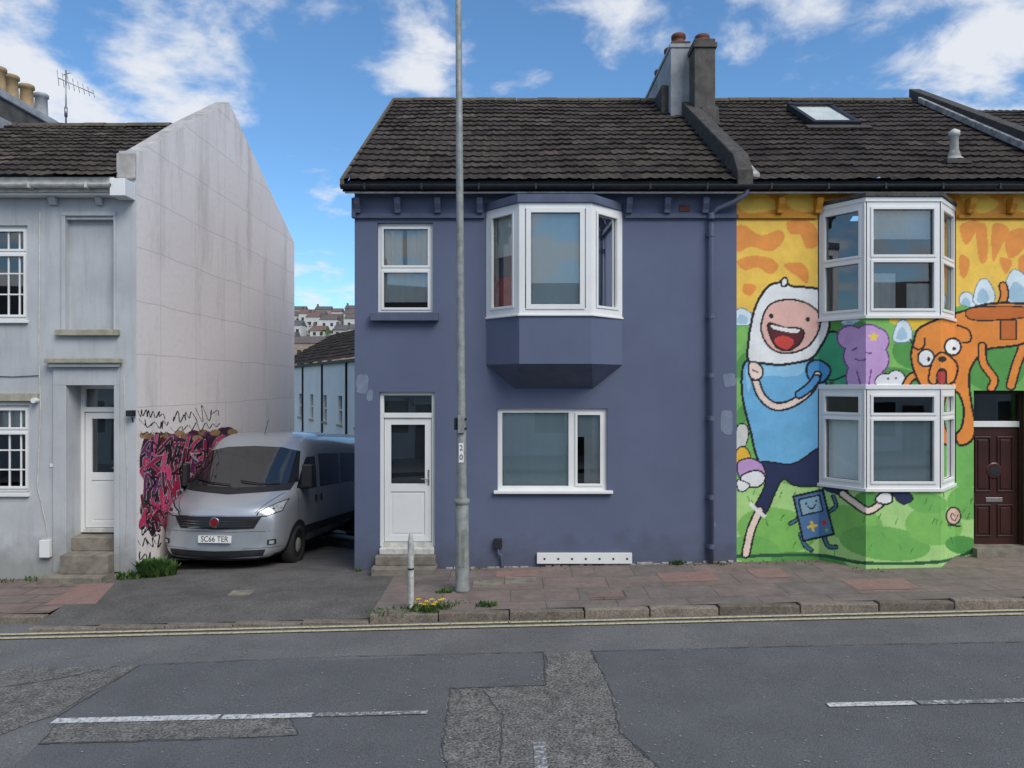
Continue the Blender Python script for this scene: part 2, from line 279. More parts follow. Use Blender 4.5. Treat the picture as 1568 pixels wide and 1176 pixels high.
def roof(name,parent,x0,x1,ye,ze,yr,zr,tw=.30,course=.335,mat='tile',seed=1,k=1):
    rng=np.random.RandomState(seed)
    L=math.hypot(yr-ye,zr-ze); nc=max(1,round(L/course)); c=L/nc
    dy,dz=(yr-ye)/L,(zr-ze)/L; ny,nz=(-dz,dy) if dy>0 else (dz,-dy)
    nt=max(1,round((x1-x0)/tw)); tw=(x1-x0)/nt; sub=6
    prof=[0,.003,.020,.005,.003,.016]; xs=[x0+tw*(i/sub) for i in range(nt*sub+1)]; ph=[prof[i%sub] for i in range(nt*sub+1)]
    vs=[];fs=[];tint=[];n=len(xs)
    for r in range(nc):
        jit=rng.uniform(-.010,.010,nt+1)
        for kk,(s,h) in enumerate(((r*c,.036),((r+1)*c,.004))):
            for i in range(n):
                hh=h+ph[i]+(jit[i//sub] if kk==0 else 0); sag=.02*math.sin((xs[i]-x0)*1.3+seed)*math.sin(s*1.1)
                vs.append((xs[i],ye+dy*s+ny*(hh+sag),ze+dz*s+nz*(hh+sag)))
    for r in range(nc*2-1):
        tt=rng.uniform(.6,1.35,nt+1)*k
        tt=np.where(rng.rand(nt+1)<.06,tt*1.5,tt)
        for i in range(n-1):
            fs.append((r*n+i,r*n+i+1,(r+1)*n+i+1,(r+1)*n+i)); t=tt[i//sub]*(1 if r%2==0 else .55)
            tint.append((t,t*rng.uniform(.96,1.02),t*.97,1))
    me=bpy.data.meshes.new(name); me.from_pydata(vs,[],fs); me.materials.append(M[mat])
    a=me.attributes.new('tint','FLOAT_COLOR','FACE'); a.data.foreach_set('color',np.array(tint,dtype=np.float32).ravel())
    ob=bpy.data.objects.new(name,me); scene.collection.objects.link(ob); ob.parent=parent; return ob
# ---------------------------------------------------------------- 2D painter (for painted wall pictures)
def smooth(pts,closed=True,n=8):
    P=np.array(pts,float); out=[]; m=len(P)
    for i in range(m if closed else m-1):
        if closed: a,b,c,d=P[(i-1)%m],P[i],P[(i+1)%m],P[(i+2)%m]
        else: a,b,c,d=P[max(i-1,0)],P[i],P[i+1],P[min(i+2,m-1)]
        for k in range(n):
            t=k/n; out.append(.5*((2*b)+(-a+c)*t+(2*a-5*b+4*c-d)*t*t+(-a+3*b-3*c+d)*t**3))
    if not closed: out.append(P[-1])
    return np.array(out)
class Canvas:
    def __init__(s,x0,y0,x1,y1,sc,bg):
        s.x0,s.y0,s.sc=x0,y0,sc; s.W=int((x1-x0)*sc); s.H=int((y1-y0)*sc)
        s.a=np.zeros((s.H,s.W,3),np.float32); s.a[:]=s2l(bg); s.m=np.zeros((s.H,s.W),bool)
    def _bb(s,P,pad):
        i0=max(0,int((P[:,0].min()-pad-s.x0)*s.sc)); i1=min(s.W,int((P[:,0].max()+pad-s.x0)*s.sc)+2)
        j0=max(0,int((P[:,1].min()-pad-s.y0)*s.sc)); j1=min(s.H,int((P[:,1].max()+pad-s.y0)*s.sc)+2)
        if i1<=i0 or j1<=j0: return None
        X,Y=np.meshgrid((np.arange(i0,i1)+.5)/s.sc+s.x0,(np.arange(j0,j1)+.5)/s.sc+s.y0); return i0,i1,j0,j1,X,Y
    def fill(s,pts,c,sm=True,ol=0,oc=(20,20,25)):
        P=smooth(pts) if sm else np.array(pts,float); r=s._bb(P,1)
        if r:
            i0,i1,j0,j1,X,Y=r; ins=np.zeros(X.shape,bool); m=len(P)
            for k in range(m):
                x1,y1=P[k]; x2,y2=P[(k+1)%m]
                if y1==y2: continue
                ins^=((y1>Y)!=(y2>Y))&(X<(x2-x1)*(Y-y1)/(y2-y1)+x1)
            s.a[j0:j1,i0:i1][ins]=s2l(c); s.m[j0:j1,i0:i1]|=ins
        if ol: s.stroke(list(P)+[P[0]],oc,ol,False)
    def stroke(s,pts,c,w,sm=True):
        P=smooth(pts,False) if sm else np.array(pts,float); r=s._bb(P,w)
        if not r: return
        i0,i1,j0,j1,X,Y=r; D=np.full(X.shape,1e9)
        for k in range(len(P)-1):
            a=P[k]; d=P[k+1]-a; l=d@d+1e-9; t=np.clip(((X-a[0])*d[0]+(Y-a[1])*d[1])/l,0,1)
            D=np.minimum(D,(X-a[0]-t*d[0])**2+(Y-a[1]-t*d[1])**2)
        k=D<(w/2)**2; s.a[j0:j1,i0:i1][k]=s2l(c); s.m[j0:j1,i0:i1]|=k
    def ell(s,cx,cy,rx,ry,c,rot=0,ol=0,oc=(20,20,25)):
        a=np.linspace(0,2*math.pi,33)[:-1]; co,si=math.cos(rot),math.sin(rot)
        s.fill([(cx+rx*math.cos(t)*co-ry*math.sin(t)*si,cy+rx*math.cos(t)*si+ry*math.sin(t)*co) for t in a],c,False,ol,oc)
    def limb(s,pts,c,w,ol=3,oc=(20,20,25)): s.stroke(pts,oc,w+2*ol); s.stroke(pts,c,w)
    def sample(s,px,py):
        i=np.clip(((px-s.x0)*s.sc).astype(int),0,s.W-1); j=np.clip(((py-s.y0)*s.sc).astype(int),0,s.H-1); return s.a[j,i],s.m[j,i]
# ================================================================ SKY + SUN + CAMERA
SUN_EL=46; SUN_AZ=142   # soft sun through thin cloud, high behind the viewpoint and to the right
w=bpy.data.worlds.new('World'); scene.world=w; w.use_nodes=True; nt=w.node_tree; N=nt.nodes.new; L=nt.links.new
bg=nt.nodes['Background']; bg.inputs[1].default_value=.15
sky=N('ShaderNodeTexSky'); sky.sky_type='NISHITA'; sky.sun_disc=False; sky.sun_elevation=rad(SUN_EL); sky.sun_rotation=rad(SUN_AZ); sky.air_density=1.0; sky.dust_density=.3; sky.ozone_density=3
tc=N('ShaderNodeTexCoord'); sp=N('ShaderNodeSeparateXYZ'); L(tc.outputs['Generated'],sp.inputs[0])
az=N('ShaderNodeMath'); az.operation='MAXIMUM'; az.inputs[1].default_value=0; L(sp.outputs[2],az.inputs[0])
ad=N('ShaderNodeMath'); ad.operation='ADD'; ad.inputs[1].default_value=.22; L(az.outputs[0],ad.inputs[0])
dx=N('ShaderNodeMath'); dx.operation='DIVIDE'; L(sp.outputs[0],dx.inputs[0]); L(ad.outputs[0],dx.inputs[1])
dy=N('ShaderNodeMath'); dy.operation='DIVIDE'; L(sp.outputs[1],dy.inputs[0]); L(ad.outputs[0],dy.inputs[1])
cb=N('ShaderNodeCombineXYZ'); L(dx.outputs[0],cb.inputs[0]); L(dy.outputs[0],cb.inputs[1]); cb.inputs[2].default_value=3.1
n1=N('ShaderNodeTexNoise'); n1.inputs['Scale'].default_value=4.3; n1.inputs['Detail'].default_value=11; n1.inputs['Roughness'].default_value=.56; n1.inputs['Distortion'].default_value=.2; L(cb.outputs[0],n1.inputs['Vector'])
acc=n1.outputs['Fac']
for (u,v,R,wt) in [(-.66,.49,.16,.13),(-.50,.40,.09,.08),(-.66,.36,.09,.10),(-.40,.40,.07,.09),(-.18,.52,.11,.11),(-.30,.44,.07,.05),(-.05,.47,.10,.11),(-.11,.43,.06,.08),(.13,.45,.060,.15),(.02,.45,.05,.06),(.14,.55,.05,.08),(-.30,.60,.10,.08),(.50,.49,.06,.11),(.66,.45,.12,.14),(.58,.40,.07,.09),(.40,.52,.05,.06),(-.22,.17,.04,.05),(-.26,.28,.04,.05)]:
    c_=Vector((u,1,v)).normalized()
    d=N('ShaderNodeVectorMath'); d.operation='DISTANCE'; L(tc.outputs['Generated'],d.inputs[0]); d.inputs[1].default_value=c_
    m_=N('ShaderNodeMapRange'); m_.interpolation_type='SMOOTHSTEP'; m_.inputs[1].default_value=0; m_.inputs[2].default_value=R*1.3; m_.inputs[3].default_value=wt; m_.inputs[4].default_value=0; L(d.outputs['Value'],m_.inputs[0])
    a_=N('ShaderNodeMath'); a_.operation='ADD'; L(acc,a_.inputs[0]); L(m_.outputs[0],a_.inputs[1]); acc=a_.outputs[0]
bk=N('ShaderNodeMapRange'); bk.inputs[1].default_value=.1; bk.inputs[2].default_value=-.6; bk.inputs[3].default_value=0; bk.inputs[4].default_value=.14; L(sp.outputs[1],bk.inputs[0])
a_=N('ShaderNodeMath'); a_.operation='ADD'; L(acc,a_.inputs[0]); L(bk.outputs[0],a_.inputs[1]); acc=a_.outputs[0]
r1=N('ShaderNodeMapRange'); r1.interpolation_type='SMOOTHSTEP'; r1.inputs[1].default_value=.53; r1.inputs[2].default_value=.73; r1.inputs[4].default_value=.92; L(acc,r1.inputs[0])
mx=N('ShaderNodeMix'); mx.data_type='RGBA'; tint=N('ShaderNodeMix'); tint.data_type='RGBA'; tint.blend_type='MULTIPLY'; tint.inputs[0].default_value=1; tint.inputs[7].default_value=(.74,1.0,1.14,1)
L(sky.outputs[0],tint.inputs[6]); L(tint.outputs[2],mx.inputs[6]); mx.inputs[7].default_value=(5.6,5.75,6.05,1); L(r1.outputs[0],mx.inputs[0]); L(mx.outputs[2],bg.inputs[0])
sl=bpy.data.lights.new('sun','SUN'); sl.energy=2.7; sl.angle=rad(34); sl.color=(1,.945,.865); so=bpy.data.objects.new('sun',sl); scene.collection.objects.link(so)
e,a=rad(SUN_EL),rad(SUN_AZ); sd=Vector((math.cos(e)*math.sin(a),math.cos(e)*math.cos(a),math.sin(e))); so.rotation_euler=sd.to_track_quat('Z','Y').to_euler(); so.location=(0,0,30)
cam=bpy.data.cameras.new('camera'); co=bpy.data.objects.new('camera',cam); scene.collection.objects.link(co); scene.camera=co
cam.lens=36*F/1568; cam.sensor_width=36; cam.clip_end=6000; co.location=(0,0,CAMZ); co.rotation_euler=(rad(90),0,0)
scene.view_settings.view_transform='Standard'; scene.view_settings.look='None'; scene.view_settings.exposure=0
# ================================================================ GROUND
def gz(x,y): return zg(x)-.16-.1*max(0,min(y-11.3,28))
cx=sorted(set([-3000,-1000,-300,-100,-40]+list(range(-40,41,10))+[100,300,1000,3000])); cy=sorted([-3000,-800,-200,-60,-20,0,8,11.3,15,20,25,30,39.3,80,200,800,3000])
sheet('ground',cx,None,cy,None,gz,'ground')
rz=lambda x,y: zg(x)-.10
sheet('road',-60,60,-1.0,9.75,rz,'asphalt',nx=25,ny=2)
pav=empty('pavement')
sheet('slabs',-1.75,40,9.2,FAC+.1,lambda x,y:zg(x),'paving',pav,nx=20)
sheet('slabs_2',-40,-5.97,9.52,FAC+.1,lambda x,y:zg(x),'paving2',pav,nx=20)
sheet('opposite_slabs',-40,40,-5.6,-1.12,lambda x,y:zg(x)+.02,'paving',pav,nx=20)
drv=MB('driveway'); ys=[9.19,9.4,9.8,11.3,13,16,20,30,39]; vs=[];
for i,y in enumerate(ys):
    for k,x in enumerate((-5.97,-5.0,-3.5,-1.75)):
        z=zg(x)-.075+.075*min(1,max(0,(y-9.2)/.6))-.1*max(0,y-11.3)
        if y>11.35: x={-5.97:-5.76,-1.75:-2.3}.get(x,x)
        vs.append((x,y,z+.003))
drv.add(vs,[(j*4+i,j*4+i+1,(j+1)*4+i+1,(j+1)*4+i) for j in range(len(ys)-1) for i in range(3)],'asphalt4'); drv.done()
kb=MB('kerb'); x=-1.75; rk=random.Random(3)
while x<30:
    l=rk.uniform(.8,1.0); za=zg(x+.5*l)
    kb.box(x,x+l-.012,9.07,9.2,za-.25,za+.004+rk.uniform(-.004,.004),'kerb'); x+=l
x=-5.97
while x>-30:
    l=.9; za=zg(x-.45); kb.box(x-l+.012,x,9.40,9.52,za-.25,za-.004,'kerb'); x-=l
for k in range(5):
    xx=-5.95+k*.84; kb.box(xx,xx+.825,9.07,9.19,zg(xx)-.3,zg(xx+.4)-.068,'kerb')
kbo=kb.done(.012); at=kbo.data.attributes.new('tint','FLOAT_COLOR','FACE'); tt=[]
for p in range(len(kbo.data.polygons)):
    if p%6==0: q=rk.uniform(.7,1.2)
    tt+= [q,q*.98,q*.94,1]
at.data.foreach_set('color',np.array(tt,dtype=np.float32))
def flat(name,pts,mat,lift,parent):
    b=MB(name,parent); b.poly([(x,y,zg(x)-.10+lift) for x,y in pts],mat); return b.done()
rp=empty('road_patches')
def rough_poly(pts,amp=.02,seg=.12,seed=1):
    r=random.Random(seed); out=[]
    for i in range(len(pts)):
        a=pts[i]; b=pts[(i+1)%len(pts)]; L_=math.dist(a,b); n=max(1,int(L_/seg))
        for k in range(n): t=k/n; out.append((a[0]+(b[0]-a[0])*t+r.uniform(-amp,amp),a[1]+(b[1]-a[1])*t+r.uniform(-amp,amp)))
    return out
def gpp(L_): return [gp(*p) for p in L_]
flat('new_asphalt',rough_poly(gpp([(905,1000),(1568,985),(1900,985),(2300,1300),(1100,1300),(1005,1176),(950,1120),(935,1060)]),.015,.2,2),'asphalt2',.004,rp)
flat('new_asphalt_b',rough_poly(gpp([(215,1020),(830,1002),(838,1052),(690,1058),(678,1150),(690,1250),(-60,1250),(60,1140),(90,1098)]),.012,.2,3),'asphalt2',.004,rp)
flat('worn_centre',rough_poly(gpp([(838,1002),(905,1000),(935,1060),(950,1120),(1005,1176),(1040,1230),(690,1230),(678,1150),(690,1058),(834,1052)]),.03,.1,4),'asphalt3',.008,rp)
flat('trench',rough_poly(gpp([(88,1106),(440,1098),(458,1128),(300,1134),(60,1142)]),.02,.1,5),'asphalt3',.008,rp)
flat('worn_left',rough_poly(gpp([(-200,1030),(150,1022),(205,1024),(80,1098),(-60,1150),(-300,1150)]),.03,.15,6),'asphalt3',.006,rp)
def ribbon(b,pts,w,mat,lift,amp=.01,seed=1):
    r=random.Random(seed); P=[]
    for i in range(len(pts)-1):
        n=max(1,int(math.dist(pts[i],pts[i+1])/.08))
        for k in range(n): t=k/n; P.append((pts[i][0]+(pts[i+1][0]-pts[i][0])*t+r.uniform(-amp,amp),pts[i][1]+(pts[i+1][1]-pts[i][1])*t+r.uniform(-amp,amp)))
    P.append(pts[-1]); vs=[]
    for i,p in enumerate(P):
        a=P[max(i-1,0)]; c=P[min(i+1,len(P)-1)]; d=Vector((c[0]-a[0],c[1]-a[1])).normalized(); ww=w*r.uniform(.3,1.3)/2
        for s_ in (-1,1): X=p[0]-d.y*ww*s_; Y=p[1]+d.x*ww*s_; vs.append((X,Y,zg(X)-.10+lift))
    b.add(vs,[(2*i,2*i+1,2*i+3,2*i+2) for i in range(len(P)-1)],mat)
ck=MB('cracks',rp)
for i,l in enumerate([[(905,998),(935,1060),(950,1125),(1010,1180)],[(690,1056),(678,1150),(690,1200)],[(690,1057),(836,1052),(832,1000)],[(88,1100),(215,1020)],[(90,1108),(60,1142),(300,1136),(458,1129),(442,1097)],[(765,1176),(770,1100),(740,1060)],[(905,1000),(1200,992),(1568,984)],[(215,1020),(520,1008),(830,1001)],[(0,1055),(100,1040),(180,1022)]]):
    ribbon(ck,gpp(l),.013,'tar',.0125,.010,i)
ck.done()
fk=MB('flecks',rp); rr=random.Random(31); fm_=mk('chippings',(.42,.41,.38),(.28,.27,.25),9,.9,0)
for _ in range(520):
    X,Y=gp(rr.uniform(-50,1620),rr.uniform(985,1180)); s_=rr.uniform(.003,.009); z=zg(X)-.10+.0135
    if rr.random()<.5: X,Y=gp(rr.gauss(840,110),rr.uniform(1010,1180)); z=zg(X)-.10+.0135
    a_=rr.uniform(0,3); fk.add([(X+s_*math.cos(a_+t)*1.5,Y+s_*math.sin(a_+t),z) for t in (0,1.7,3.3,4.8)],[(0,1,2,3)],fm_)
fk.done()
rm=empty('road_markings')
def line(b,x0,x1,y0,y1,mat,lift=.014):
    n=max(1,int((x1-x0)/.4)); 
    vs=[];
    for i in range(n+1):
        x=x0+(x1-x0)*i/n; vs+=[(x,y0,zg(x)-.1+lift),(x,y1,zg(x)-.1+lift)]
    b.add(vs,[(2*i,2*i+2,2*i+3,2*i+1) for i in range(n)],mat)
b=MB('centre_line',rm)
line(b,-4.07,-2.60,6.50,6.60,'wline'); line(b,-2.57,-1.77,6.50,6.59,'wline'); line(b,-1.74,-.75,6.51,6.58,'wfaded'); line(b,2.78,3.55,6.46,6.54,'wline'); line(b,3.58,6.5,6.46,6.54,'wfaded'); line(b,-12,-8.2,6.5,6.6,'wline')
line(b,.17,.27,5.25,5.95,'wfaded',.0145); line(b,-2.6,-2.35,5.48,5.55,'wfaded',.0145)
b.done()
b=MB('double_yellow_lines',rm); line(b,-30,30,8.79,8.85,'yline'); line(b,-30,30,8.93,8.99,'yline'); b.done()
b=MB('utility_covers',pav)
for (xa,xb,ya,yb) in [(-.55,-.15,10.2,10.55),(-.1,.35,10.35,10.7),(-3.9,-3.6,10.1,10.35)]:
    z=zg((xa+xb)/2); b.box(xa,xb,ya,yb,z-.05,z+.008,'stone'); 
b.done(.004)
pk=mk('pink_slab',(.29,.18,.15),(.22,.145,.12),6,.9,.3,fine=.2)
flat('pinkish_slabs',[(PX(70,9.9),9.85),(PX(150,9.9),9.85),(PX(170,10.8),10.9),(PX(118,10.8),10.9)],pk,.105,pav)
for i,(px,d,w_,h_) in enumerate([(1010,10.5,.8,.5),(1300,9.9,.85,.52),(760,10.9,.6,.35),(1150,10.6,.5,.5),(900,9.7,.5,.4)]):
    x=PX(px,d); flat('replaced_slab_%d'%i,[(x,d-h_/2),(x+w_,d-h_/2),(x+w_,d+h_/2),(x,d+h_/2)],pk if i!=4 else M['paving2'],.104,pav)
# ================================================================ BLUE HOUSE
bh=empty('terraced_house')
X0,X1=-2.41,3.44; ZT=5.76
W1=(PX(578),PX(663),PZ(479),PZ(341)); D1=(PX(581),PX(666),PZ(840),PZ(600)); W2=(PX(762),PX(930),PZ(752),PZ(625))
b=MB('front_wall',bh); wall_holes(b,X0,X1,-.5,ZT,[W1,D1,W2],'blue',.13,I4)
ZR,YR=8.82,15.8
for x in (X0,X1-.002):
    b.poly([(x,FAC,-.5),(x,20.3,-3),(x,20.3,ZT),(x,YR,ZR-.06),(x,FAC,ZT)],'blue' if x==X0 else 'chimlight')
b.quad((X0,20.3,-3),(X1,20.3,-3),(X1,20.3,ZT),(X0,20.3,ZT),'blue')
b.done()
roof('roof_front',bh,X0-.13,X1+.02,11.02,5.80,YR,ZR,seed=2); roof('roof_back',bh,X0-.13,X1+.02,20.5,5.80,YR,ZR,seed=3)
def ridge_tiles(parent,x0,x1,y,z):
    b=MB('ridge_tiles',parent); x=x0; r=random.Random(int(abs(x0)*10))
    while x<x1-.05:
        l=min(.44,x1-x); a=[(.13*math.cos(t),.10*math.sin(t)) for t in np.linspace(0,math.pi,9)]
        dz=r.uniform(-.008,.008); b.prism_x([(y+p[0],z-.03+dz+p[1]) for p in a],x,x+l-.012,'ridge'); x+=l
    b.done()
ridge_tiles(bh,X0-.13,X1-.2,YR,ZR)
b=MB('verge',bh)
b.prism_x([(11.0,5.70),(YR,ZR-.07),(YR,ZR+.06),(11.0,5.83)],X0-.155,X0-.10,'ridge'); b.prism_x([(20.5,5.74),(YR,ZR-.03),(YR,ZR+.06),(20.5,5.83)],X0-.155,X0-.10,'ridge')
b.prism_x([(11.1,5.64),(YR,ZR-.12),(YR,ZR-.04),(11.1,5.74)],X0-.10,X0-.002,'gutter'); b.done()
def gutter(parent,x0,x1,mat='gutter',z=5.74,under='whitedirty',fz=.088):
    b=MB('gutter',parent); n=10; r=.06
    prof=[(11.02+r*math.cos(t),z+r*math.sin(t)) for t in np.linspace(math.pi,2*math.pi,n)]; prof=prof+[(p[0]*.9+11.02*.1,z+(p[1]-z)*.85) for p in prof[::-1]]
    b.prism_x(prof,x0,x1,mat)
    x=x0+.35
    while x<x1: b.box(x,x+.03,10.952,11.09,z-.072,z+.012,mat); x+=.85
    b.box(x0+.14,x1,11.1,FAC+.002,z-.06,z-.035,under); b.box(x0+.015,x1,11.085,11.1,z-.08,z+fz,mat); b.box(x0+.05,x1,11.08,11.1,z-.105,z-.081,under)
    b.box(x0+.14,x1,FAC+.05,FAC+.08,z-.1,z+.2,mat); b.done(.003)
gutter(bh,X0-.15,X1+.05)
b=MB('cornice',bh); zc=PZ(335)
for a_,c_ in ((X0-.0,-.42),(1.73,X1)):
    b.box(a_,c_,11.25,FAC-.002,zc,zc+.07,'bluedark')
for px in (549,610,671,735,962,1020,1078):
    x=PX(px); b.prism_x([(FAC-.001,zc+.07),(FAC-.09,zc+.07),(FAC-.10,zc+.12),(FAC-.15,zc+.2),(FAC-.17,zc+.29),(FAC-.001,zc+.29)],x-.045,x+.045,'bluedark')
b.box(X0-.03,X0+.03,11.21,FAC-.003,zc+.0,zc+.30,'bluedark')
b.done(.006)
b=MB('sills',bh); b.box(PX(569),PX(672),11.18,FAC+.1,W1[2]-.13,W1[2]-.0,'bluedark'); b.box(PX(756),PX(938),11.23,FAC+.08,W2[2]-.035,W2[2]+.012,'white'); b.done(.008)
zm=PZ(411)
window(bh,I4,*W1,y=.06,hb=[zm],sash=[(W1[0]+.05,W1[1]-.05,zm+.02,W1[3]-.05),(W1[0]+.05,W1[1]-.05,W1[2]+.05,zm-.02)],curtain=[(W1[0],W1[0]+.36,zm,W1[3],'curtain',.02),(W1[0]+.43,W1[1],zm-.0,W1[3],'curtain',.02),(W1[0],W1[1],W1[2]+.18,zm,'curtain')],name='upper_window')
vx=PX(876)
window(bh,I4,*W2,y=.05,fw=.07,vb=[vx],barw=.1,sash=[(vx+.05,W2[1]-.07,W2[2]+.07,W2[3]-.07)],curtain=[(W2[0]+.05,vx,W2[2]+.02,W2[3],'blind',.003),(vx+.2,W2[1]-.05,W2[2],W2[3]-.35,'curtain'),(vx+.03,W2[1]-.05,W2[3]-.45,W2[3],'blind',.003)],name='ground_floor_window')
BP=[(-.395,FAC),(.105,10.75),(1.16,10.75),(1.69,FAC)]; bz0,bz1=3.76,5.41
ctr=.645
def off(P,o): return [(p[0]+(-o if p[0]<ctr else o)*.8,p[1]-(o if p[1]<FAC else 0)) for p in P]
bay=MB('oriel_body',bh)
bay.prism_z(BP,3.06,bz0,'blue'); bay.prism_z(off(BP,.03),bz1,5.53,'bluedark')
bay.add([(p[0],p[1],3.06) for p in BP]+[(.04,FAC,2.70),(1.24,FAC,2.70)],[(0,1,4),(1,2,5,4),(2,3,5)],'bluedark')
bay.prism_z(off(BP,.025),bz0-.0,bz0+.03,'white')
bay.done(.006)
for i in range(3):
    (ax,ay),(bx,by)=BP[i],BP[i+1]; mt,LL=mfac(ax,ay,bx,by)
    if i==1: window(bh,mt,0,LL,bz0+.03,bz1,y=.0,fw=.085,sash=[(.1,LL-.1,bz0+.10,bz1-.07),(.135,LL-.135,bz0+.135,bz1-.105)],curtain=[(.05,LL-.05,bz0,bz1,'blind',.003)],room=False,name='oriel_window')
    else: window(bh,mt,0.002,LL-.002,bz0+.03,bz1,y=.0,fw=.10,sash=[(.11,LL-.11,bz0+.13,bz1-.1)],curtain=[(.1,LL-.2,bz0,bz0+.62,'red',.02),(.1,LL-.1,bz1-.72,bz1,'curtain',.01)] if i==0 else [(.05,LL-.25,bz0,bz1,'blind',.003)],room=False,name='oriel_window')
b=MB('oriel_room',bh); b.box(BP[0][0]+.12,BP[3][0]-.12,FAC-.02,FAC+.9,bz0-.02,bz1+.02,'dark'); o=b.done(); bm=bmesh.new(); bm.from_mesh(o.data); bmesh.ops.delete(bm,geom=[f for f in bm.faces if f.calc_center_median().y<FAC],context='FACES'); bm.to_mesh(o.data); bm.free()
M['doorback']=mk('obscured_glass_back',(.13,.15,.155),(.10,.12,.125),2,.6,0)
def door_white(parent,mt,x0,x1,z0,z1,fan,glz0,number=None,y=.08,lowmat='white'):
    b=MB('door',parent,mt); fw=.055
    b.box(x0,x0+fw,y-.02,y+.06,z0,z1,'white'); b.box(x1-fw,x1,y-.02,y+.06,z0,z1,'white'); b.box(x0+fw,x1-fw,y-.02,y+.06,z1-fw,z1,'white'); b.box(x0+fw,x1-fw,y-.025,y+.06,fan-.04,fan+.035,'white')
    a,c=x0+fw+.008,x1-fw-.008; zt=fan-.048; zb=z0+.07; s=.10
    b.box(x0+fw,x1-fw,y-.03,y+.07,z0,z0+.06,'whitedirty')
    b.box(a,a+s,y,y+.05,zb,zt,'white'); b.box(c-s,c,y,y+.05,zb,zt,'white'); b.box(a+s,c-s,y,y+.05,zt-.1,zt,'white'); b.box(a+s,c-s,y,y+.05,glz0-.12,glz0,'white'); b.box(a+s,c-s,y,y+.05,zb,zb+.1,'white')
    b.box(a+s,c-s,y+.015,y+.04,zb+.1,glz0-.12,lowmat); b.box(a+s+.03,c-s-.03,y+.008,y+.0145,zb+.13,glz0-.15,lowmat)
    for xx in (a-.008,c): b.box(xx,xx+.008,y+.01,y+.04,zb,zt,'gutter')
    b.box(c-.055,c-.03,y-.012,y,glz0-.02-.0,glz0+.22,'aerial'); b.tube([(c-.04,y-.045,glz0+.08),(c-.16,y-.045,glz0+.08)],.01,'aerial'); b.tube([(c-.04,y+.0,glz0+.08),(c-.04,y-.045,glz0+.08)],.01,'aerial')
    b.done(.004)
    g=MB('door_glass',parent,mt); g.quad((a+s-.01,y+.03,glz0-.01),(c-s+.01,y+.03,glz0-.01),(c-s+.01,y+.03,zt-.09),(a+s-.01,y+.03,zt-.09),'glass'); g.quad((x0+.03,y+.03,fan),(x1-.03,y+.03,fan),(x1-.03,y+.03,z1-.03),(x0+.03,y+.03,z1-.03),'glass')
    g.quad((x0,y+.12,z0),(x1,y+.12,z0),(x1,y+.12,z1),(x0,y+.12,z1),'doorback'); g.done()
door_white(bh,I4,D1[0],D1[1],D1[2]+.02,D1[3],PZ(636),PZ(742))
def text(name,s,size,loc,rot,mat,parent,ext=.002,sx=1):
    cu=bpy.data.curves.new(name,'FONT'); cu.body=s; cu.size=size; cu.extrude=ext; cu.align_x='CENTER'; cu.align_y='CENTER'
    o=bpy.data.objects.new(name,cu); scene.collection.objects.link(o); o.location=loc; o.rotation_euler=rot; o.scale=(sx,1,1); cu.materials.append(M[mat] if isinstance(mat,str) else mat); o.parent=parent; return o
text('house_number','76',.17,(PX(625),FAC+.105,PZ(617)),(rad(90),0,0),'gutter',bh)
b=MB('door_steps',bh); zz=zg(-1.6); b.box(PX(574),PX(670),10.95,FAC-.001,zz-.2,zz+.10,'stone'); b.box(PX(577),PX(668),11.14,FAC-.003,zz+.10,PZ(848),'stone'); b.box(PX(582),PX(665),11.22,FAC+.1,PZ(848),PZ(838),'whitedirty'); b.done(.015)
b=MB('downpipe',bh); xp=PX(1087)
b.tube([(PX(1137),11.05,5.70),(PX(1135),11.06,5.62),(PX(1120),11.12,5.52),(PX(1098),11.22,5.44),(xp,11.23,5.36),(xp,11.23,5.2),(xp,11.23,zg(xp)+.02)],.038,'pipe')
b.lathe([(.05,0),(.05,.09)],(xp,11.23,5.28),'pipe')
for py in (360,485,575,640,760,835): b.box(xp-.06,xp+.06,11.24,FAC-.001,PZ(py)-.03,PZ(py)+.03,'pipe'); b.lathe([(.046,0),(.046,.07)],(xp,11.23,PZ(py)-.035),'pipe')
b.done()
b=MB('wall_details',bh)
def blob(cx_,cz_,w_,h_,seed,mat='patch',y=FAC-.003):
    r=random.Random(seed); n=18; b.poly([(cx_+w_*math.copysign(abs(math.cos(t))**.55,math.cos(t))*r.uniform(.8,1.1),y,cz_+h_*math.copysign(abs(math.sin(t))**.6,math.sin(t))*r.uniform(.85,1.1)) for t in [2*math.pi*k/n for k in range(n)]],mat)
blob(PX(555),PZ(588),.10,.16,1); blob(PX(566),PZ(605),.05,.09,5); blob(PX(1117),PZ(582),.10,.11,2); blob(PX(1113),PZ(646),.10,.19,3); blob(PX(1095),PZ(803),.02,.04,4)
b.box(PX(822),PX(967),11.245,FAC-.001,PZ(862),PZ(846),'white')
for k in range(7): b.box(PX(832+k*21),PX(835+k*21),11.24,11.246,PZ(856),PZ(853),'gutter')
b.box(PX(757),PX(769),11.22,FAC-.001,PZ(838),PZ(824),'gutter'); b.tube([(PX(763),11.25,PZ(838)),(PX(763),11.25,PZ(846)),(PX(768),11.25,PZ(850)),(PX(768),11.27,zg(0)-.02)],.018,'bluedark')
b.box(PX(1040),PX(1056),11.285,FAC-.001,PZ(324),PZ(314),'potred')
r=random.Random(9)
for k in range(46):
    x=X0+k*.127; 
    if PX(570)<x<PX(672): continue
    if r.random()<.75: b.box(x,x+.127*r.uniform(.6,1.0),11.278,FAC-.001,zg(x)-.03,zg(x)+r.uniform(.01,.035),'leadlight')
b.done(.003)
b=MB('party_parapet',bh)
def sl(y): return 5.80+(y-11.02)*(ZR-5.80)/(YR-11.02)
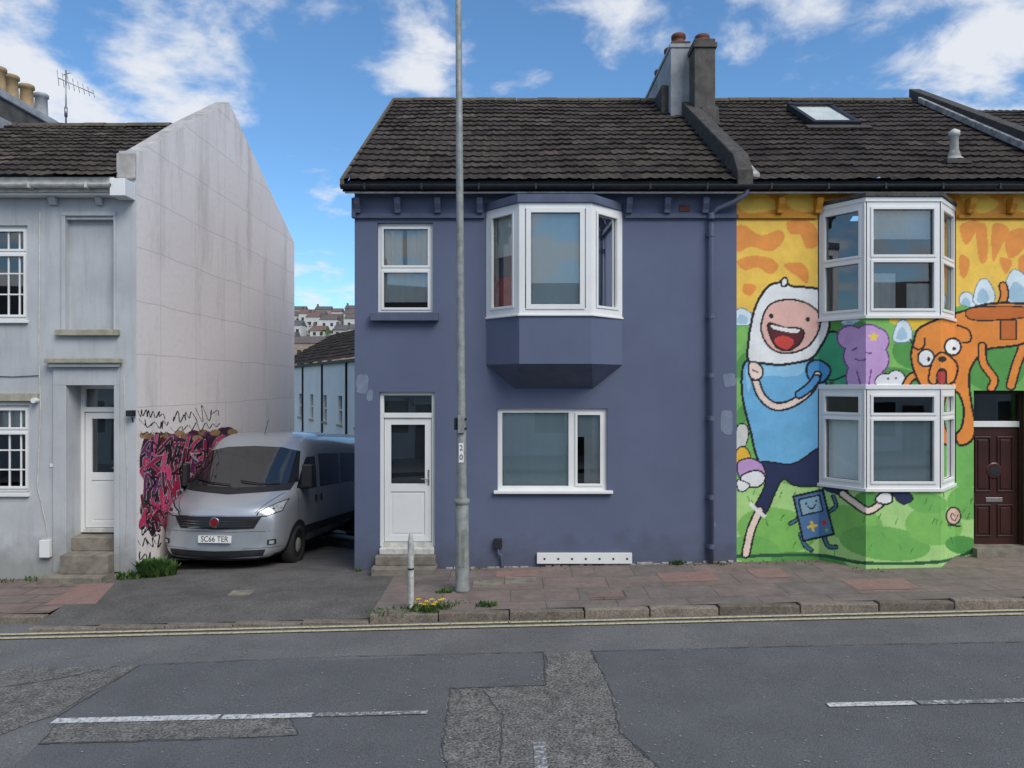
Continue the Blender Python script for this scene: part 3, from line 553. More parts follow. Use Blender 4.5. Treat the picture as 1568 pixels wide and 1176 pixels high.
b.prism_x([(11.0,sl(11.0)-.1),(YR,ZR-.1),(YR,ZR+.28),(11.25,sl(11.25)+.34),(11.0,sl(11.0)+.18)],3.36,3.60,'lead')
b.prism_x([(11.05,sl(11.05)+.04),(14.5,sl(14.5)+.04),(14.5,sl(14.5)+.10),(11.05,sl(11.05)+.11)],3.60,3.72,'leadlight')
b.prism_x([(YR,ZR-.1),(20.4,5.7),(20.4,6.1),(YR,ZR+.28)],3.36,3.60,'lead')
b.done(.02)
b=MB('chimney_stack',bh)
b.box(3.14,3.56,14.6,17.8,7.3,9.42,'chimlight'); b.box(3.12,3.58,14.58,17.82,9.42,9.5,'chimlight'); b.box(3.16,3.54,14.62,17.78,9.5,9.57,'chimdark')
b.box(3.5,3.9,14.15,14.58,7.4,9.22,'chimdark'); b.box(3.47,3.93,14.12,14.58,9.22,9.32,'chimdark'); b.box(3.5,3.9,14.15,14.58,9.32,9.40,'chimdark')
b.box(3.5,3.88,14.585,15.5,7.4,9.2,'chimlight')
b.prism_x([(14.0,sl(14)+.0),(14.16,sl(14.16)),(14.16,sl(14.16)+.3),(14.12,sl(14.16)+.3)],3.62,3.95,'lead')
b.box(3.0,3.13,14.8,16.4,sl(14.8)-.2,sl(15.8)-.05,'lead')
b.done(.012)
b=MB('chimney_pots',bh)
def pot(x,y,z,h,r,mat): b.lathe([(r*1.15,0),(r*1.15,.05),(r,.07),(r*.9,h-.1),(r*1.12,h-.08),(r*1.12,h-.02),(r,h),(r*.75,h),(r*.75,h-.1)],(x,y,z),mat)
pot(3.35,14.85,9.57,.22,.13,'potred'); pot(3.36,15.6,9.57,.28,.13,'potred'); pot(3.35,16.6,9.57,.25,.13,'potred'); pot(3.70,14.36,9.4,.14,.13,'potred'); 
b.done()
# ================================================================ MURAL HOUSE
mh=empty('terraced_house')
YE=(250,204,84)
C=Canvas(1120,285,1620,880,2.5,YE)
OR=(240,152,66); G1=(118,186,92); G2=(86,158,74); LIME=(176,220,136); LG=(132,196,96); NAVY=(30,44,84)
C.fill([(1110,270),(1640,270),(1640,326),(1110,326)],(238,160,58),False)
for q in [[(1130,300),(1170,296),(1190,318),(1150,326),(1132,318)],[(1200,300),(1240,298),(1246,322),(1214,320)],[(1470,300),(1500,296),(1530,312),(1500,326)],[(1540,300),(1580,300),(1590,326),(1550,320)]]: C.fill(q,YE)
C.fill([(1110,327),(1640,327),(1640,337),(1110,337)],(214,150,48),False)
for p in [[(1125,350),(1140,345),(1165,360),(1195,352),(1200,368),(1180,385),(1150,378),(1128,385)],[(1128,400),(1150,392),(1180,395),(1192,408),(1180,420),(1160,410),(1140,414)],[(1205,340),(1235,338),(1250,350),(1252,375),(1235,380),(1225,360),(1210,358)],[(1200,405),(1225,402),(1238,416),(1235,434),(1222,424),(1212,418)],[(1140,435),(1158,438),(1150,452),(1138,448)]]: C.fill(p,OR)
for p in [[(1470,345),(1500,340),(1480,375)],[(1495,350),(1510,345),(1512,395),(1500,400)],[(1520,345),(1545,350),(1532,380),(1520,400)],[(1540,360),(1568,350),(1568,380),(1545,395)],[(1470,390),(1485,400),(1478,425),(1470,420)],[(1530,395),(1550,400),(1540,420)],[(1560,395),(1580,390),(1580,420),(1562,425)]]: C.fill(p,OR)
C.fill([(1110,487),(1150,478),(1165,500),(1640,482),(1640,900),(1110,900)],G1,False)
C.fill([(1462,470),(1500,462),(1540,468),(1640,455),(1640,600),(1462,600)],G1,False)
C.fill([(1262,482),(1466,482),(1466,600),(1262,600)],LG,False); C.fill([(1362,478),(1470,478),(1466,496),(1400,506),(1362,494)],(246,206,60),False)
for x,y,rx,ry in [(1300,500,36,14),(1400,540,34,26),(1275,520,26,40),(1380,582,50,18),(1520,560,50,40),(1490,500,30,20)]: C.ell(x,y,rx,ry,G2,.2)
for p in [[(1126,478),(1134,472),(1146,476),(1154,486),(1150,497),(1126,497)],[(1470,465),(1472,450),(1485,448),(1494,462),(1490,470)],[(1490,460),(1498,432),(1512,428),(1524,452),(1518,466),(1500,468)],[(1536,455),(1545,420),(1560,414),(1585,440),(1585,470),(1545,468)],[(1368,522),(1374,495),(1386,490),(1396,505),(1394,522)],[(1288,496),(1300,485),(1318,492)]]:
    C.fill(p,(226,240,246),True,1.4,(90,130,150)); q=np.array(p); c_=q.mean(0); C.fill([tuple(c_+(v-c_)*.55+np.array([-2,4])) for v in q],(170,206,224))
for k,(x,y) in enumerate([(1133,520),(1136,560),(1131,600),(1134,640),(1132,690)]): C.ell(x,y,9,20,G2 if k%2 else LG,.3)
C.fill([(1110,742),(1180,735),(1230,748),(1300,742),(1640,748),(1640,900),(1110,900)],LIME,False)
for x,y,rx,ry,c in [(1190,812,62,34,LG),(1155,842,40,22,G1),(1300,800,52,26,LG),(1355,832,70,26,G1),(1430,805,44,30,LG),(1480,770,30,26,G1),(1240,862,60,16,G2),(1420,770,32,16,G1),(1330,765,22,12,G2),(1475,835,28,14,G2)]: C.ell(x,y,rx,ry,c,.12)
r=random.Random(4)
for k in range(46):
    x=r.uniform(1132,1488); y=r.uniform(752,852); a_=r.uniform(-.9,.9)+1.57; C.stroke([(x,y),(x+5*math.cos(a_)*.6,y-5),(x+7*math.cos(a_),y-9)],G2 if k%2 else (60,110,50),1.4)
C.stroke([(1128,852),(1250,850),(1325,862),(1440,860),(1492,842)],(40,90,60),5)
K=(22,22,28); SK=(246,222,206)
C.fill([(1246,560),(1250,520),(1275,508),(1298,520),(1302,560),(1296,596),(1262,600)],(60,166,120),True,3.5); C.stroke([(1250,575),(1275,582),(1300,572)],K,2.5)
C.fill([(1140,556),(1165,552),(1200,560),(1240,550),(1262,572),(1268,640),(1266,690),(1210,712),(1166,712),(1148,655),(1136,600)],(112,182,224),True,4)
C.fill([(1146,560),(1190,562),(1230,556),(1222,575),(1160,578),(1146,600)],(150,206,236))
C.fill([(1146,552),(1147,515),(1155,475),(1167,450),(1180,436),(1192,433),(1201,428),(1212,438),(1245,441),(1266,452),(1270,500),(1256,532),(1240,550),(1200,558),(1165,556)],(240,242,240),True,4)
C.fill([(1170,480),(1185,463),(1215,459),(1242,468),(1256,485),(1252,510),(1235,532),(1205,541),(1180,533),(1166,508)],(238,190,176),True,3)
C.fill([(1176,496),(1200,501),(1229,505),(1226,524),(1206,537),(1186,528)],(96,24,30),True,3); C.fill([(1186,520),(1200,514),(1216,522),(1206,535),(1192,530)],(214,70,60)); C.fill([(1180,497),(1200,501),(1224,504),(1220,511),(1200,508),(1184,504)],(245,240,235),True,1.4)
C.ell(1181,484,3.4,3.8,K); C.ell(1237,489,3.4,3.8,K)
C.ell(1201,432,5,7,(240,242,240),.2,3)
# arms: near arm hangs from the shoulder and swings forward across the chest
C.fill([(1238,556),(1256,552),(1272,566),(1262,584),(1246,586),(1236,574)],(84,160,214),True,3.5)
C.limb([(1156,580),(1166,606),(1186,622),(1212,618),(1240,598),(1252,574)],SK,8,3.2)
C.limb([(1250,580),(1238,594),(1224,604)],(84,160,214),9,3.2)
C.fill([(1146,562),(1150,554),(1160,556),(1168,566),(1166,578),(1156,582),(1148,576)],SK,True,3); C.stroke([(1152,566),(1160,570)],K,2)
C.fill([(1164,708),(1215,710),(1262,684),(1262,738),(1220,744),(1200,734),(1188,752),(1172,786),(1156,778),(1172,740)],NAVY,True,3)
C.limb([(1163,782),(1150,812),(1142,848)],SK,9,3); C.stroke([(1170,790),(1156,778),(1150,772)],(235,235,230),6)
C.fill([(1262,738),(1290,742),(1302,758),(1290,760),(1262,750)],NAVY)
C.limb([(1290,756),(1306,768),(1330,782),(1352,768)],SK,8,3); C.fill([(1340,766),(1350,754),(1364,756),(1366,768),(1354,772)],(246,246,244),True,3)
C.fill([(1366,750),(1388,752),(1398,764),(1384,772),(1372,764)],NAVY,True,2)
L_=[(1302,517,19,17),(1330,518,22,20),(1345,522,15,18),(1320,545,27,26),(1345,550,15,20),(1312,578,15,24),(1336,580,15,24),(1324,598,28,14)]
for l in L_: C.ell(l[0],l[1],l[2]+2.5,l[3]+2.5,(120,60,140))
for l in L_: C.ell(*l,(206,166,216))
st=[(1338+(9 if k%2==0 else 4)*math.cos(k*math.pi/5-1.57),516+(9 if k%2==0 else 4)*math.sin(k*math.pi/5-1.57)) for k in range(10)]; C.fill(st,(246,214,70),False)
C.stroke([(1306,536),(1312,533)],(120,60,140),2.5); C.stroke([(1326,540),(1334,541)],(120,60,140),2.5); C.stroke([(1310,550),(1318,552),(1326,550)],(120,60,140),2); C.stroke([(1312,568),(1318,590)],(120,60,140),2); C.stroke([(1334,566),(1330,592)],(120,60,140),2)
for l in [(1355,585,14,12),(1372,580,13,12),(1366,592,20,10)]: C.ell(l[0],l[1],l[2]+2,l[3]+2,K)
for l in [(1355,585,14,12),(1372,580,13,12),(1366,592,20,10)]: C.ell(*l,(244,244,244))
C.ell(1360,580,1.6,2,K); C.ell(1372,579,1.6,2,K)
# orange dog: head right of the bay, long body stretched across to the right, thin legs
O=(240,146,58); OD=(206,110,40)
C.limb([(1518,478),(1532,468),(1538,452),(1536,438)],O,9,3)
C.limb([(1560,500),(1566,530),(1556,560),(1548,590)],O,11,3); C.limb([(1420,585),(1398,576),(1384,596)],O,8,3)
C.fill([(1400,520),(1406,504),(1428,492),(1448,484),(1476,476),(1510,466),(1550,464),(1590,470),(1600,510),(1560,528),(1516,534),(1498,546),(1484,574),(1488,620),(1494,652),(1488,674),(1470,682),(1463,668),(1473,652),(1475,622),(1464,600),(1442,608),(1416,598),(1402,574),(1395,546)],O,True,3.8)
C.limb([(1504,530),(1506,556),(1522,580),(1518,594)],O,9,3); C.fill([(1486,472),(1566,470),(1568,486),(1490,490)],OD,True,2.2); C.fill([(1532,490),(1556,490),(1556,520),(1532,520)],OD,False,2.2)
C.ell(1418,548,12.5,13,(248,248,246),0,3.2); C.ell(1459,531,12.5,13,(248,248,246),0,3.2); C.ell(1422,550,2.8,3.2,K); C.ell(1461,534,2.8,3.2,K)
C.fill([(1428,553),(1440,540),(1454,545),(1466,560),(1462,582),(1450,588),(1448,568),(1438,567),(1433,588),(1422,582)],O,True,3.2); C.ell(1443,550,6.5,4.5,K); C.fill([(1435,571),(1447,569),(1447,587),(1438,588)],(190,60,60),True,2)
C.stroke([(1394,520),(1402,534),(1414,532),(1416,518)],K,3); C.stroke([(1466,498),(1484,506),(1486,522),(1474,524)],K,3)
def rotp(cx_,cy_,pts,a_): return [(cx_+x*math.cos(a_)-y*math.sin(a_),cy_+x*math.sin(a_)+y*math.cos(a_)) for x,y in pts]
bx=rotp(1246,790,[(-24,-36),(22,-36),(24,34),(-24,34)],-.22); C.limb([(1226,818),(1232,834),(1242,842)],(70,120,150),4,2); C.limb([(1262,822),(1268,836),(1280,838)],(70,120,150),4,2); C.limb([(1268,785),(1280,775),(1276,760)],(70,120,150),3,2); C.limb([(1222,795),(1210,802)],(70,120,150),3,2)
C.fill(bx,(86,126,172),False,3.5); C.fill(rotp(1242,774,[(-17,-13),(16,-13),(16,12),(-17,12)],-.22),(140,176,196),False,2.5); C.stroke([(1236,775),(1243,779),(1249,773)],K,2); C.ell(1234,771,1.5,2,K); C.ell(1250,767,1.5,2,K)
C.ell(1262,800,4,4,(200,60,60)); C.ell(1266,812,3,3,(120,190,90)); C.fill(rotp(1244,806,[(-8,-2),(8,-2),(8,2),(-8,2)],-.22),(230,200,80),False); C.fill(rotp(1244,806,[(-2,-8),(2,-8),(2,8),(-2,8)],-.22),(230,200,80),False)
C.fill([(1128,655),(1142,650),(1146,668),(1138,690),(1128,700)],(214,214,206),True,2); C.fill([(1128,690),(1140,684),(1150,700),(1142,712),(1128,712)],(240,190,60),True,2); C.fill([(1130,708),(1150,702),(1168,712),(1172,736),(1150,742),(1132,730)],(196,156,206),True,2.5); C.fill([(1136,728),(1160,720),(1172,732),(1160,746),(1138,742)],(236,236,236),True,2.5)
C.fill([(1130,735),(1148,742),(1140,752),(1130,750)],(240,240,240),True,2)
C.ell(1460,790,11,13,(226,190,170),0,2.5); C.stroke([(1462,790),(1458,786),(1456,792),(1462,797),(1467,789)],K,1.6); C.stroke([(1452,804),(1470,806)],K,2.5)
JB=[(4.70,FAC),(5.13,10.7),(6.22,10.7),(6.78,FAC)]
prof=[(X1,FAC)]+JB+[(8.72,FAC)]
dr=(7.07,7.97)
st_=.0135
cum=0; segs=[]
for i in range(len(prof)-1):
    a_,c_=prof[i],prof[i+1]; l=math.dist(a_,c_); segs.append((cum,l,a_,c_)); cum+=l
brk=[]
for i,(s0,l,a_,c_) in enumerate(segs):
    pts=[0,l]
    if i==4: pts=[0,dr[0]-6.78,dr[1]-6.78,l]
    for k in range(len(pts)-1):
        n=max(1,int(round((pts[k+1]-pts[k])/st_)));
        for j in range(n): brk.append((i,(pts[k]+(pts[k+1]-pts[k])*j/n)/l,))
brk.append((4,1.0))
zw=[(1.25,2.70),(3.76,5.42)]; zdoor=(-.05,PZ(598)); ZB=5.49
zpts=[-.3,zdoor[0],zw[0][0],zdoor[1],zw[0][1],zw[1][0],zw[1][1],ZB,ZT]
zz_=[]
for k in range(len(zpts)-1):
    n=max(1,int(round((zpts[k+1]-zpts[k])/st_)))
    for j in range(n): zz_.append(zpts[k]+(zpts[k+1]-zpts[k])*j/n)
zz_.append(ZT); zz_=np.array(zz_)
P2=np.array([(segs[i][2][0]+(segs[i][3][0]-segs[i][2][0])*t,segs[i][2][1]+(segs[i][3][1]-segs[i][2][1])*t) for i,t in brk])
ns,nz=len(P2),len(zz_)
VX=np.repeat(P2[None,:,0],nz,0); VY=np.repeat(P2[None,:,1],nz,0); VZ=np.repeat(zz_[:,None],ns,1)
pxs=784+VX*F/VY; pys=588-(VZ-CAMZ)*F/VY
col,_=C.sample(pxs.ravel(),pys.ravel())
fs=[]
midx=(P2[:-1,0]+P2[1:,0])/2
for j in range(nz-1):
    zc_=(zz_[j]+zz_[j+1])/2; inw=any(a_<zc_<c_ for a_,c_ in zw) or zc_>ZB; ind=zdoor[0]<zc_<zdoor[1]
    for i in range(ns-1):
        if inw and 4.70<midx[i]<6.78: continue
        if ind and dr[0]<midx[i]<dr[1]: continue
        fs.append((j*ns+i,j*ns+i+1,(j+1)*ns+i+1,(j+1)*ns+i))
me=bpy.data.meshes.new('mural_wall'); V=np.stack([VX,VY,VZ],-1).reshape(-1,3); me.from_pydata(V.tolist(),[],fs); me.materials.append(M['mural'])
at=me.attributes.new('paint','FLOAT_COLOR','POINT'); at.data.foreach_set('color',np.concatenate([col,np.ones((len(col),1),np.float32)],1).astype(np.float32).ravel())
mo=bpy.data.objects.new('mural_wall',me); scene.collection.objects.link(mo); mo.parent=mh
gm=mk('mural_green',s2l(G2),s2l(G1),3,.7,.1); ym=mk('mural_yellow',s2l((238,160,58)),s2l((225,150,52)),3,.7,.1); yd=mk('mural_ochre',s2l((196,140,46)),s2l((170,118,40)),3,.7,.1)
b=MB('house_walls',mh)
b.quad((4.70,FAC,ZB),(6.78,FAC,ZB),(6.78,FAC,ZT),(4.70,FAC,ZT),ym)
b.quad((8.72,FAC,-.5),(8.72,20.3,-3),(8.72,20.3,ZT),(8.72,FAC,ZT),'chimlight'); b.poly([(8.72,FAC,ZT),(8.72,20.3,ZT),(8.72,YR,ZR-.05)],'chimlight'); b.quad((X1,20.3,-3),(8.72,20.3,-3),(8.72,20.3,ZT),(X1,20.3,ZT),'chimlight')
for x in dr: b.quad((x,FAC,-.1),(x,FAC+.28,-.1),(x,FAC+.28,zdoor[1]),(x,FAC,zdoor[1]),gm)
b.quad((dr[0],FAC,zdoor[1]),(dr[1],FAC,zdoor[1]),(dr[1],FAC+.28,zdoor[1]),(dr[0],FAC+.28,zdoor[1]),gm)
b.box(dr[0]-.02,dr[1]+.02,FAC-.12,FAC+.35,zg(7.5)-.1,PZ(838),'stone'); b.done()
b=MB('eaves_brackets',mh)
for px in (1192,1250,1482,1545): 
    x=PX(px); b.prism_x([(FAC-.001,zc+.07),(FAC-.09,zc+.07),(FAC-.10,zc+.12),(FAC-.15,zc+.2),(FAC-.17,zc+.29),(FAC-.001,zc+.29)],x-.045,x+.045,yd)
for a_,c_ in ((X1+.01,4.66),(6.82,8.6)): b.box(a_,c_,11.26,FAC-.002,zc,zc+.06,yd)
b.done(.006)
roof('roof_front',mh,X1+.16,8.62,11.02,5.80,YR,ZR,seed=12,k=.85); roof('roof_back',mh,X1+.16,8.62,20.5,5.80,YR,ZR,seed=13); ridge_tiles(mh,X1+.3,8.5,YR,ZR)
gutter(mh,X1+.05,8.7)
for sgn,(za,zb) in enumerate(zw):
    up=sgn==1; ht=za+(zb-za)*(.5 if up else .72)
    for i in range(3):
        (ax,ay),(bx_,by)=JB[i],JB[i+1]; mt,LL=mfac(ax,ay,bx_,by)
        sash=[(.07,LL-.07,ht+.02,zb-.08),(.07,LL-.07,za+.07,ht-.02)]
        cu=None
        if i==1: cu=[(.1,LL-.1,za+.02,ht,'blind',.004)] if not up else [(.1,LL-.1,ht+.3,zb,'curtain',.006),(.1,LL*.45,za,ht-.2,'curtain',.015),(LL*.6,LL-.1,za,ht-.35,'curtain',.015)]
        elif i==2: cu=[(.1,LL-.1,za,zb,'curtain',.01)]
        elif not up: cu=[(.1,LL-.15,za,ht,'blind',.004)]
        window(mh,mt,.0,LL,za,zb,y=.0,fw=.085,hb=[ht],sash=sash,curtain=cu,room=False,name='bay_window')
    bb=MB('bay_trim',mh)
    def offj(o): return [(JB[0][0]-o*.9,FAC-.002),(JB[1][0]-o*.5,JB[1][1]-o),(JB[2][0]+o*.5,JB[2][1]-o),(JB[3][0]+o*.9,FAC-.002)]
    bb.prism_z(offj(.035),za-.04,za+.006,'white'); bb.prism_z(offj(.015),zb-.006,zb+.06,'white')
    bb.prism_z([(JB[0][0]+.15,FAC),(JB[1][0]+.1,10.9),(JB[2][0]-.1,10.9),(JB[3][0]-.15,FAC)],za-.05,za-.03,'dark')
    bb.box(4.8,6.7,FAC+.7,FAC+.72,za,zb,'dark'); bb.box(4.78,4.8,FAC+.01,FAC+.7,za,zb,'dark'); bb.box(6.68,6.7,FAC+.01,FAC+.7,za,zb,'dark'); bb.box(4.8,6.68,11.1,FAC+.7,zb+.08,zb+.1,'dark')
    for p in JB: bb.box(p[0]-.02,p[0]+.02,p[1]+.0,p[1]+.03,za,zb,'white')
    bb.done(.004)
b=MB('bay_roof',mh); b.prism_z([(JB[0][0]-.03,FAC-.003),(JB[1][0]-.02,10.66),(JB[2][0]+.02,10.66),(JB[3][0]+.03,FAC-.003)],5.483,5.54,'lead'); b.done(.005)
b=MB('brown_front_door',mh,Matrix.Translation((0,FAC+.22,0))); a_,c_=dr; zt=PZ(598); zb=PZ(838); fan=PZ(650)
b.box(a_,a_+.07,-.03,.06,zb,zt,'browndoor'); b.box(c_-.07,c_,-.03,.06,zb,zt,'browndoor'); b.box(a_+.07,c_-.07,-.03,.06,fan-.05,fan+.04,'white'); b.box(a_+.07,c_-.07,-.03,.06,zt-.06,zt,'browndoor')
b.box(a_+.07,c_-.07,0,.045,zb,fan-.05,'browndoor'); mid=(a_+c_)/2
for (u0,u1,v0,v1) in [(a_+.15,mid-.05,zb+.12,zb+.62),(mid+.05,c_-.15,zb+.12,zb+.62),(a_+.15,mid-.05,zb+.82,fan-.2),(mid+.05,c_-.15,zb+.82,fan-.2)]:
    for q in ((u0,u1,v0,v0+.02),(u0,u1,v1-.02,v1),(u0,u0+.02,v0+.02,v1-.02),(u1-.02,u1,v0+.02,v1-.02)): b.box(q[0],q[1],-.016,-.001,q[2],q[3],'browndoor')
    b.box(u0+.05,u1-.05,-.012,-.001,v0+.05,v1-.05,'browndoor')
b.lathe([(.11,-.022),(.13,-.012),(.13,-.001)],(mid,0,zb+1.15),'browndoor',axis='y'); b.lathe([(.08,-.026),(.08,-.02)],(mid,0,zb+1.15),'gutter',axis='y')
b.box(mid-.13,mid+.13,-.012,-.001,zb+.66,zb+.73,'aerial'); b.done(.004)
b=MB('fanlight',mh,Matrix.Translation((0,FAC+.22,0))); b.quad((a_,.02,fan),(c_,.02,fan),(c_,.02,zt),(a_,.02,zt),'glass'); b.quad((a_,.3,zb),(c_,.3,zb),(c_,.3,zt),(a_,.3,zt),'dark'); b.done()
ang=math.atan2(ZR-5.80,YR-11.02)
mt=Matrix.Translation((6.04,14.4,sl(14.4)+.03))@Matrix.Rotation(ang,4,'X')
b=MB('roof_window',mh,mt)
b.box(-.45,.45,-.78,-.66,0,.11,'gutter'); b.box(-.45,.45,.66,.78,0,.13,'gutter'); b.box(-.45,-.36,-.66,.66,0,.11,'gutter'); b.box(.36,.45,-.66,.66,0,.11,'gutter'); b.box(-.36,.36,-.66,.66,.05,.07,'curtain'); b.quad((-.36,-.66,.09),(.36,-.66,.09),(.36,.66,.09),(-.36,.66,.09),'glass'); b.box(-.6,.6,-.98,-.785,.02,.05,'lead'); b.done(.006)
b=MB('vent_pipe',mh); zv=sl(11.85); b.lathe([(.065,-.1),(.065,.42),(.085,.43),(.085,.5),(.02,.54)],(7.1,11.85,zv),'whitedirty'); b.lathe([(.16,.03),(.10,.09),(.07,.2)],(7.1,11.85,zv),'leadlight')
b.box(6.9,7.3,11.7,11.95,zv-.05,zv+.03,'lead'); b.done()
b=MB('party_parapet',mh)
b.prism_x([(11.0,sl(11.0)-.1),(YR+.2,ZR-.1),(YR+.2,ZR+.35),(11.2,sl(11.2)+.38),(11.0,sl(11)+.2)],8.60,8.84,'lead')
b.prism_x([(11.1,sl(11.1)+.06),(YR-.3,ZR-.15),(YR-.3,ZR-.02),(11.1,sl(11.1)+.2)],8.52,8.605,'leadlight'); b.done(.015)
nh=empty('terraced_house'); b=MB('walls',nh); b.box(8.76,16,FAC+.01,20,-.6,5.7,'plainwhite'); b.done()
roof('roof_front',nh,8.84,16,11.02,5.7,15.8,8.62,seed=22); roof('roof_back',nh,8.84,16,20.5,5.7,15.8,8.62,seed=23); gutter(nh,8.8,16,z=5.68)
# ================================================================ LEFT HOUSE
lh=empty('terraced_house'); XR=-5.75
LW1=(PX(-26),PX(42),PZ(490),PZ(345)); LW2=(PX(-26),PX(45),PZ(754),PZ(620)); LD=(PX(103),PX(176),PZ(848),PZ(590),.43); LB=(PX(101),PX(175),PZ(505),PZ(336),.09)
b=MB('front_wall',lh); wall_holes(b,-13.5,XR,-.7,5.72,[LW1,LW2,LD,LB],'leftwall',.13,I4)
b.quad((LB[0],FAC+.09,LB[2]),(LB[1],FAC+.09,LB[2]),(LB[1],FAC+.09,LB[3]),(LB[0],FAC+.09,LB[3]),'leftwall')
b.box(LB[0]-.06,LB[0],FAC-.03,FAC-.001,LB[2],LB[3]+.05,'leftwall'); b.box(LB[1],LB[1]+.03,FAC-.03,FAC-.001,LB[2],LB[3]+.05,'leftwall'); b.box(LB[0]-.06,LB[1]+.03,FAC-.035,FAC-.001,LB[3]+.05,LB[3]+.11,'leftwall')
b.box(LD[0]-.2,LD[1]+.08,FAC-.035,FAC-.001,LD[3],PZ(562),'leftwall'); b.box(LD[0]-.2,LD[0]-.001,FAC-.035,FAC-.001,-.1,LD[3]-.001,'leftwall'); b.box(LD[1]+.001,LD[1]+.08,FAC-.035,FAC-.001,-.1,LD[3]-.001,'leftwall')
b.box(PX(-60),PX(60),FAC-.05,FAC-.001,PZ(614),PZ(602),'sill')
b.done(.006)
b=MB('side_wall',lh); b.poly([(XR,FAC,-.6),(XR,19.5,-2.5),(XR,19.5,6.5),(XR,15,8.5),(XR,13.2,7.46),(XR,11.5,6.40),(XR,FAC,6.34)],'side')
b.poly([(XR-.27,FAC,5.7),(XR-.27,19.5,5.7),(XR-.27,19.5,6.5),(XR-.27,15,8.5),(XR-.27,13.2,7.46),(XR-.27,11.5,6.40),(XR-.27,FAC,6.34)],'leftwall')
T=[(19.5,6.5),(15,8.5),(13.2,7.46),(11.5,6.40),(FAC,6.34)]
for i in range(4): b.quad((XR,*T[i]),(XR,*T[i+1]),(XR-.27,*T[i+1]),(XR-.27,*T[i]),'coping')
b.quad((XR,FAC,5.72),(XR,FAC,6.34),(XR-.27,FAC,6.34),(XR-.27,FAC,5.72),'leftwall'); b.quad((XR,19.5,-3),(-13.5,19.5,-3),(-13.5,19.5,6.4),(XR,19.5,6.5),'leftwall'); b.done()
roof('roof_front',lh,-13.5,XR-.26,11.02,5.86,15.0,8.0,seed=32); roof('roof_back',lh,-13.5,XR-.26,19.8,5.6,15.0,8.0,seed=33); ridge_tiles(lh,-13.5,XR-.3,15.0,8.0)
gutter(lh,-13.5,PX(186),'whitedirty',5.76,'whitedirty',.12)
b=MB('eaves_trim',lh); b.box(PX(184),PX(207),11.0,FAC-.001,PZ(307),PZ(281),'white'); b.box(-13.5,PX(184),11.12,FAC-.001,PZ(303),PZ(297),'white')
b.prism_x([(FAC-.001,5.62),(FAC-.12,5.62),(FAC-.05,5.5),(FAC-.001,5.5)],PX(150),PX(159),'leftwall'); b.prism_x([(FAC-.001,5.62),(FAC-.12,5.62),(FAC-.05,5.5),(FAC-.001,5.5)],PX(78),PX(90),'leftwall')
b.done(.008)
b=MB('sills_and_hood',lh)
b.box(PX(88),PX(184),FAC-.08,FAC+.08,PZ(514),PZ(505),'sill'); b.box(PX(76),PX(190),FAC-.14,FAC-.036,PZ(556),PZ(549),'sill'); b.box(PX(80),PX(186),FAC-.10,FAC-.036,PZ(562),PZ(556.2),'leftwall'); b.box(PX(-40),PX(46),FAC-.05,FAC+.06,PZ(760),PZ(754),'white'); b.box(PX(-40),PX(44),FAC-.05,FAC+.06,PZ(495),PZ(490),'white')
b.done(.006)
b=MB('door_steps',lh); z_=zg(-6.6); b.box(LD[0]-.22,LD[1]-.001,10.92,FAC+.0,z_-.2,z_+.10,'stone'); b.box(LD[0]+.003,LD[1]-.003,11.1,FAC+.43,z_+.10,LD[2]+.02,'stone'); b.box(LD[0]+.003,LD[1]-.003,FAC+.1,FAC+.45,LD[2]+.02,PZ(825),'stone'); b.done(.012)
def bars(w_,nv,hz): return ([w_[0]+(w_[1]-w_[0])*k/(nv+1) for k in range(1,nv+1)],hz)
window(lh,I4,*LW1,y=.05,hb=[PZ(386)],bars=bars(LW1,3,[PZ(418),PZ(450)]),sash=[(LW1[0]+.05,LW1[1]-.05,LW1[2]+.05,PZ(386)-.02),(LW1[0]+.05,LW1[1]-.05,PZ(386)+.02,LW1[3]-.05)],name='upper_window')
window(lh,I4,*LW2,y=.05,hb=[PZ(660)],bars=bars(LW2,3,[PZ(690),PZ(720)]),sash=[(LW2[0]+.05,LW2[1]-.05,LW2[2]+.05,PZ(660)-.02),(LW2[0]+.05,LW2[1]-.05,PZ(660)+.02,LW2[3]-.05)],name='ground_floor_window',curtain=[(LW2[0],LW2[1],PZ(660),LW2[3],'curtain')])
door_white(lh,Matrix.Translation((0,FAC+.35,0)),LD[0],LD[1],PZ(822),LD[3],PZ(628),PZ(728),y=.02)
b=MB('wall_details',lh); b.box(PX(65),PX(80),FAC-.08,FAC-.001,PZ(852),PZ(826),'white')
b.tube([(PX(62),FAC-.012,5.4),(PX(60),FAC-.012,3.2),(PX(63),FAC-.012,2.4),(PX(58),FAC-.012,1.2),(PX(72),FAC-.012,.6),(PX(72),FAC-.03,.4)],.008,'whitedirty',6)
b.tube([(PX(60),FAC-.012,2.9),(PX(20),FAC-.012,2.88),(PX(-30),FAC-.012,2.9)],.006,'gutter',6); b.tube([(PX(190),FAC-.012,2.9),(PX(196),FAC-.012,1.2),(PX(194),FAC-.012,.3)],.006,'whitedirty',6)
b.lathe([(.04,-.1),(.04,-.001)],(PX(57),FAC,PZ(613)),'white',axis='y'); b.box(PX(77),PX(92),FAC-.012,FAC-.001,PZ(715),PZ(710),'white')
b.box(PX(199),PX(209),FAC-.13,FAC-.02,PZ(637),PZ(628),'gutter'); b.tube([(PX(204),FAC-.03,PZ(640)),(PX(204),FAC-.001,PZ(646))],.012,'gutter',6)
b.done(.003)
b=MB('kneeler',lh); b.box(XR-.29,XR+.0,FAC-.05,FAC-.001,5.90,6.30,'coping'); b.done(.02)
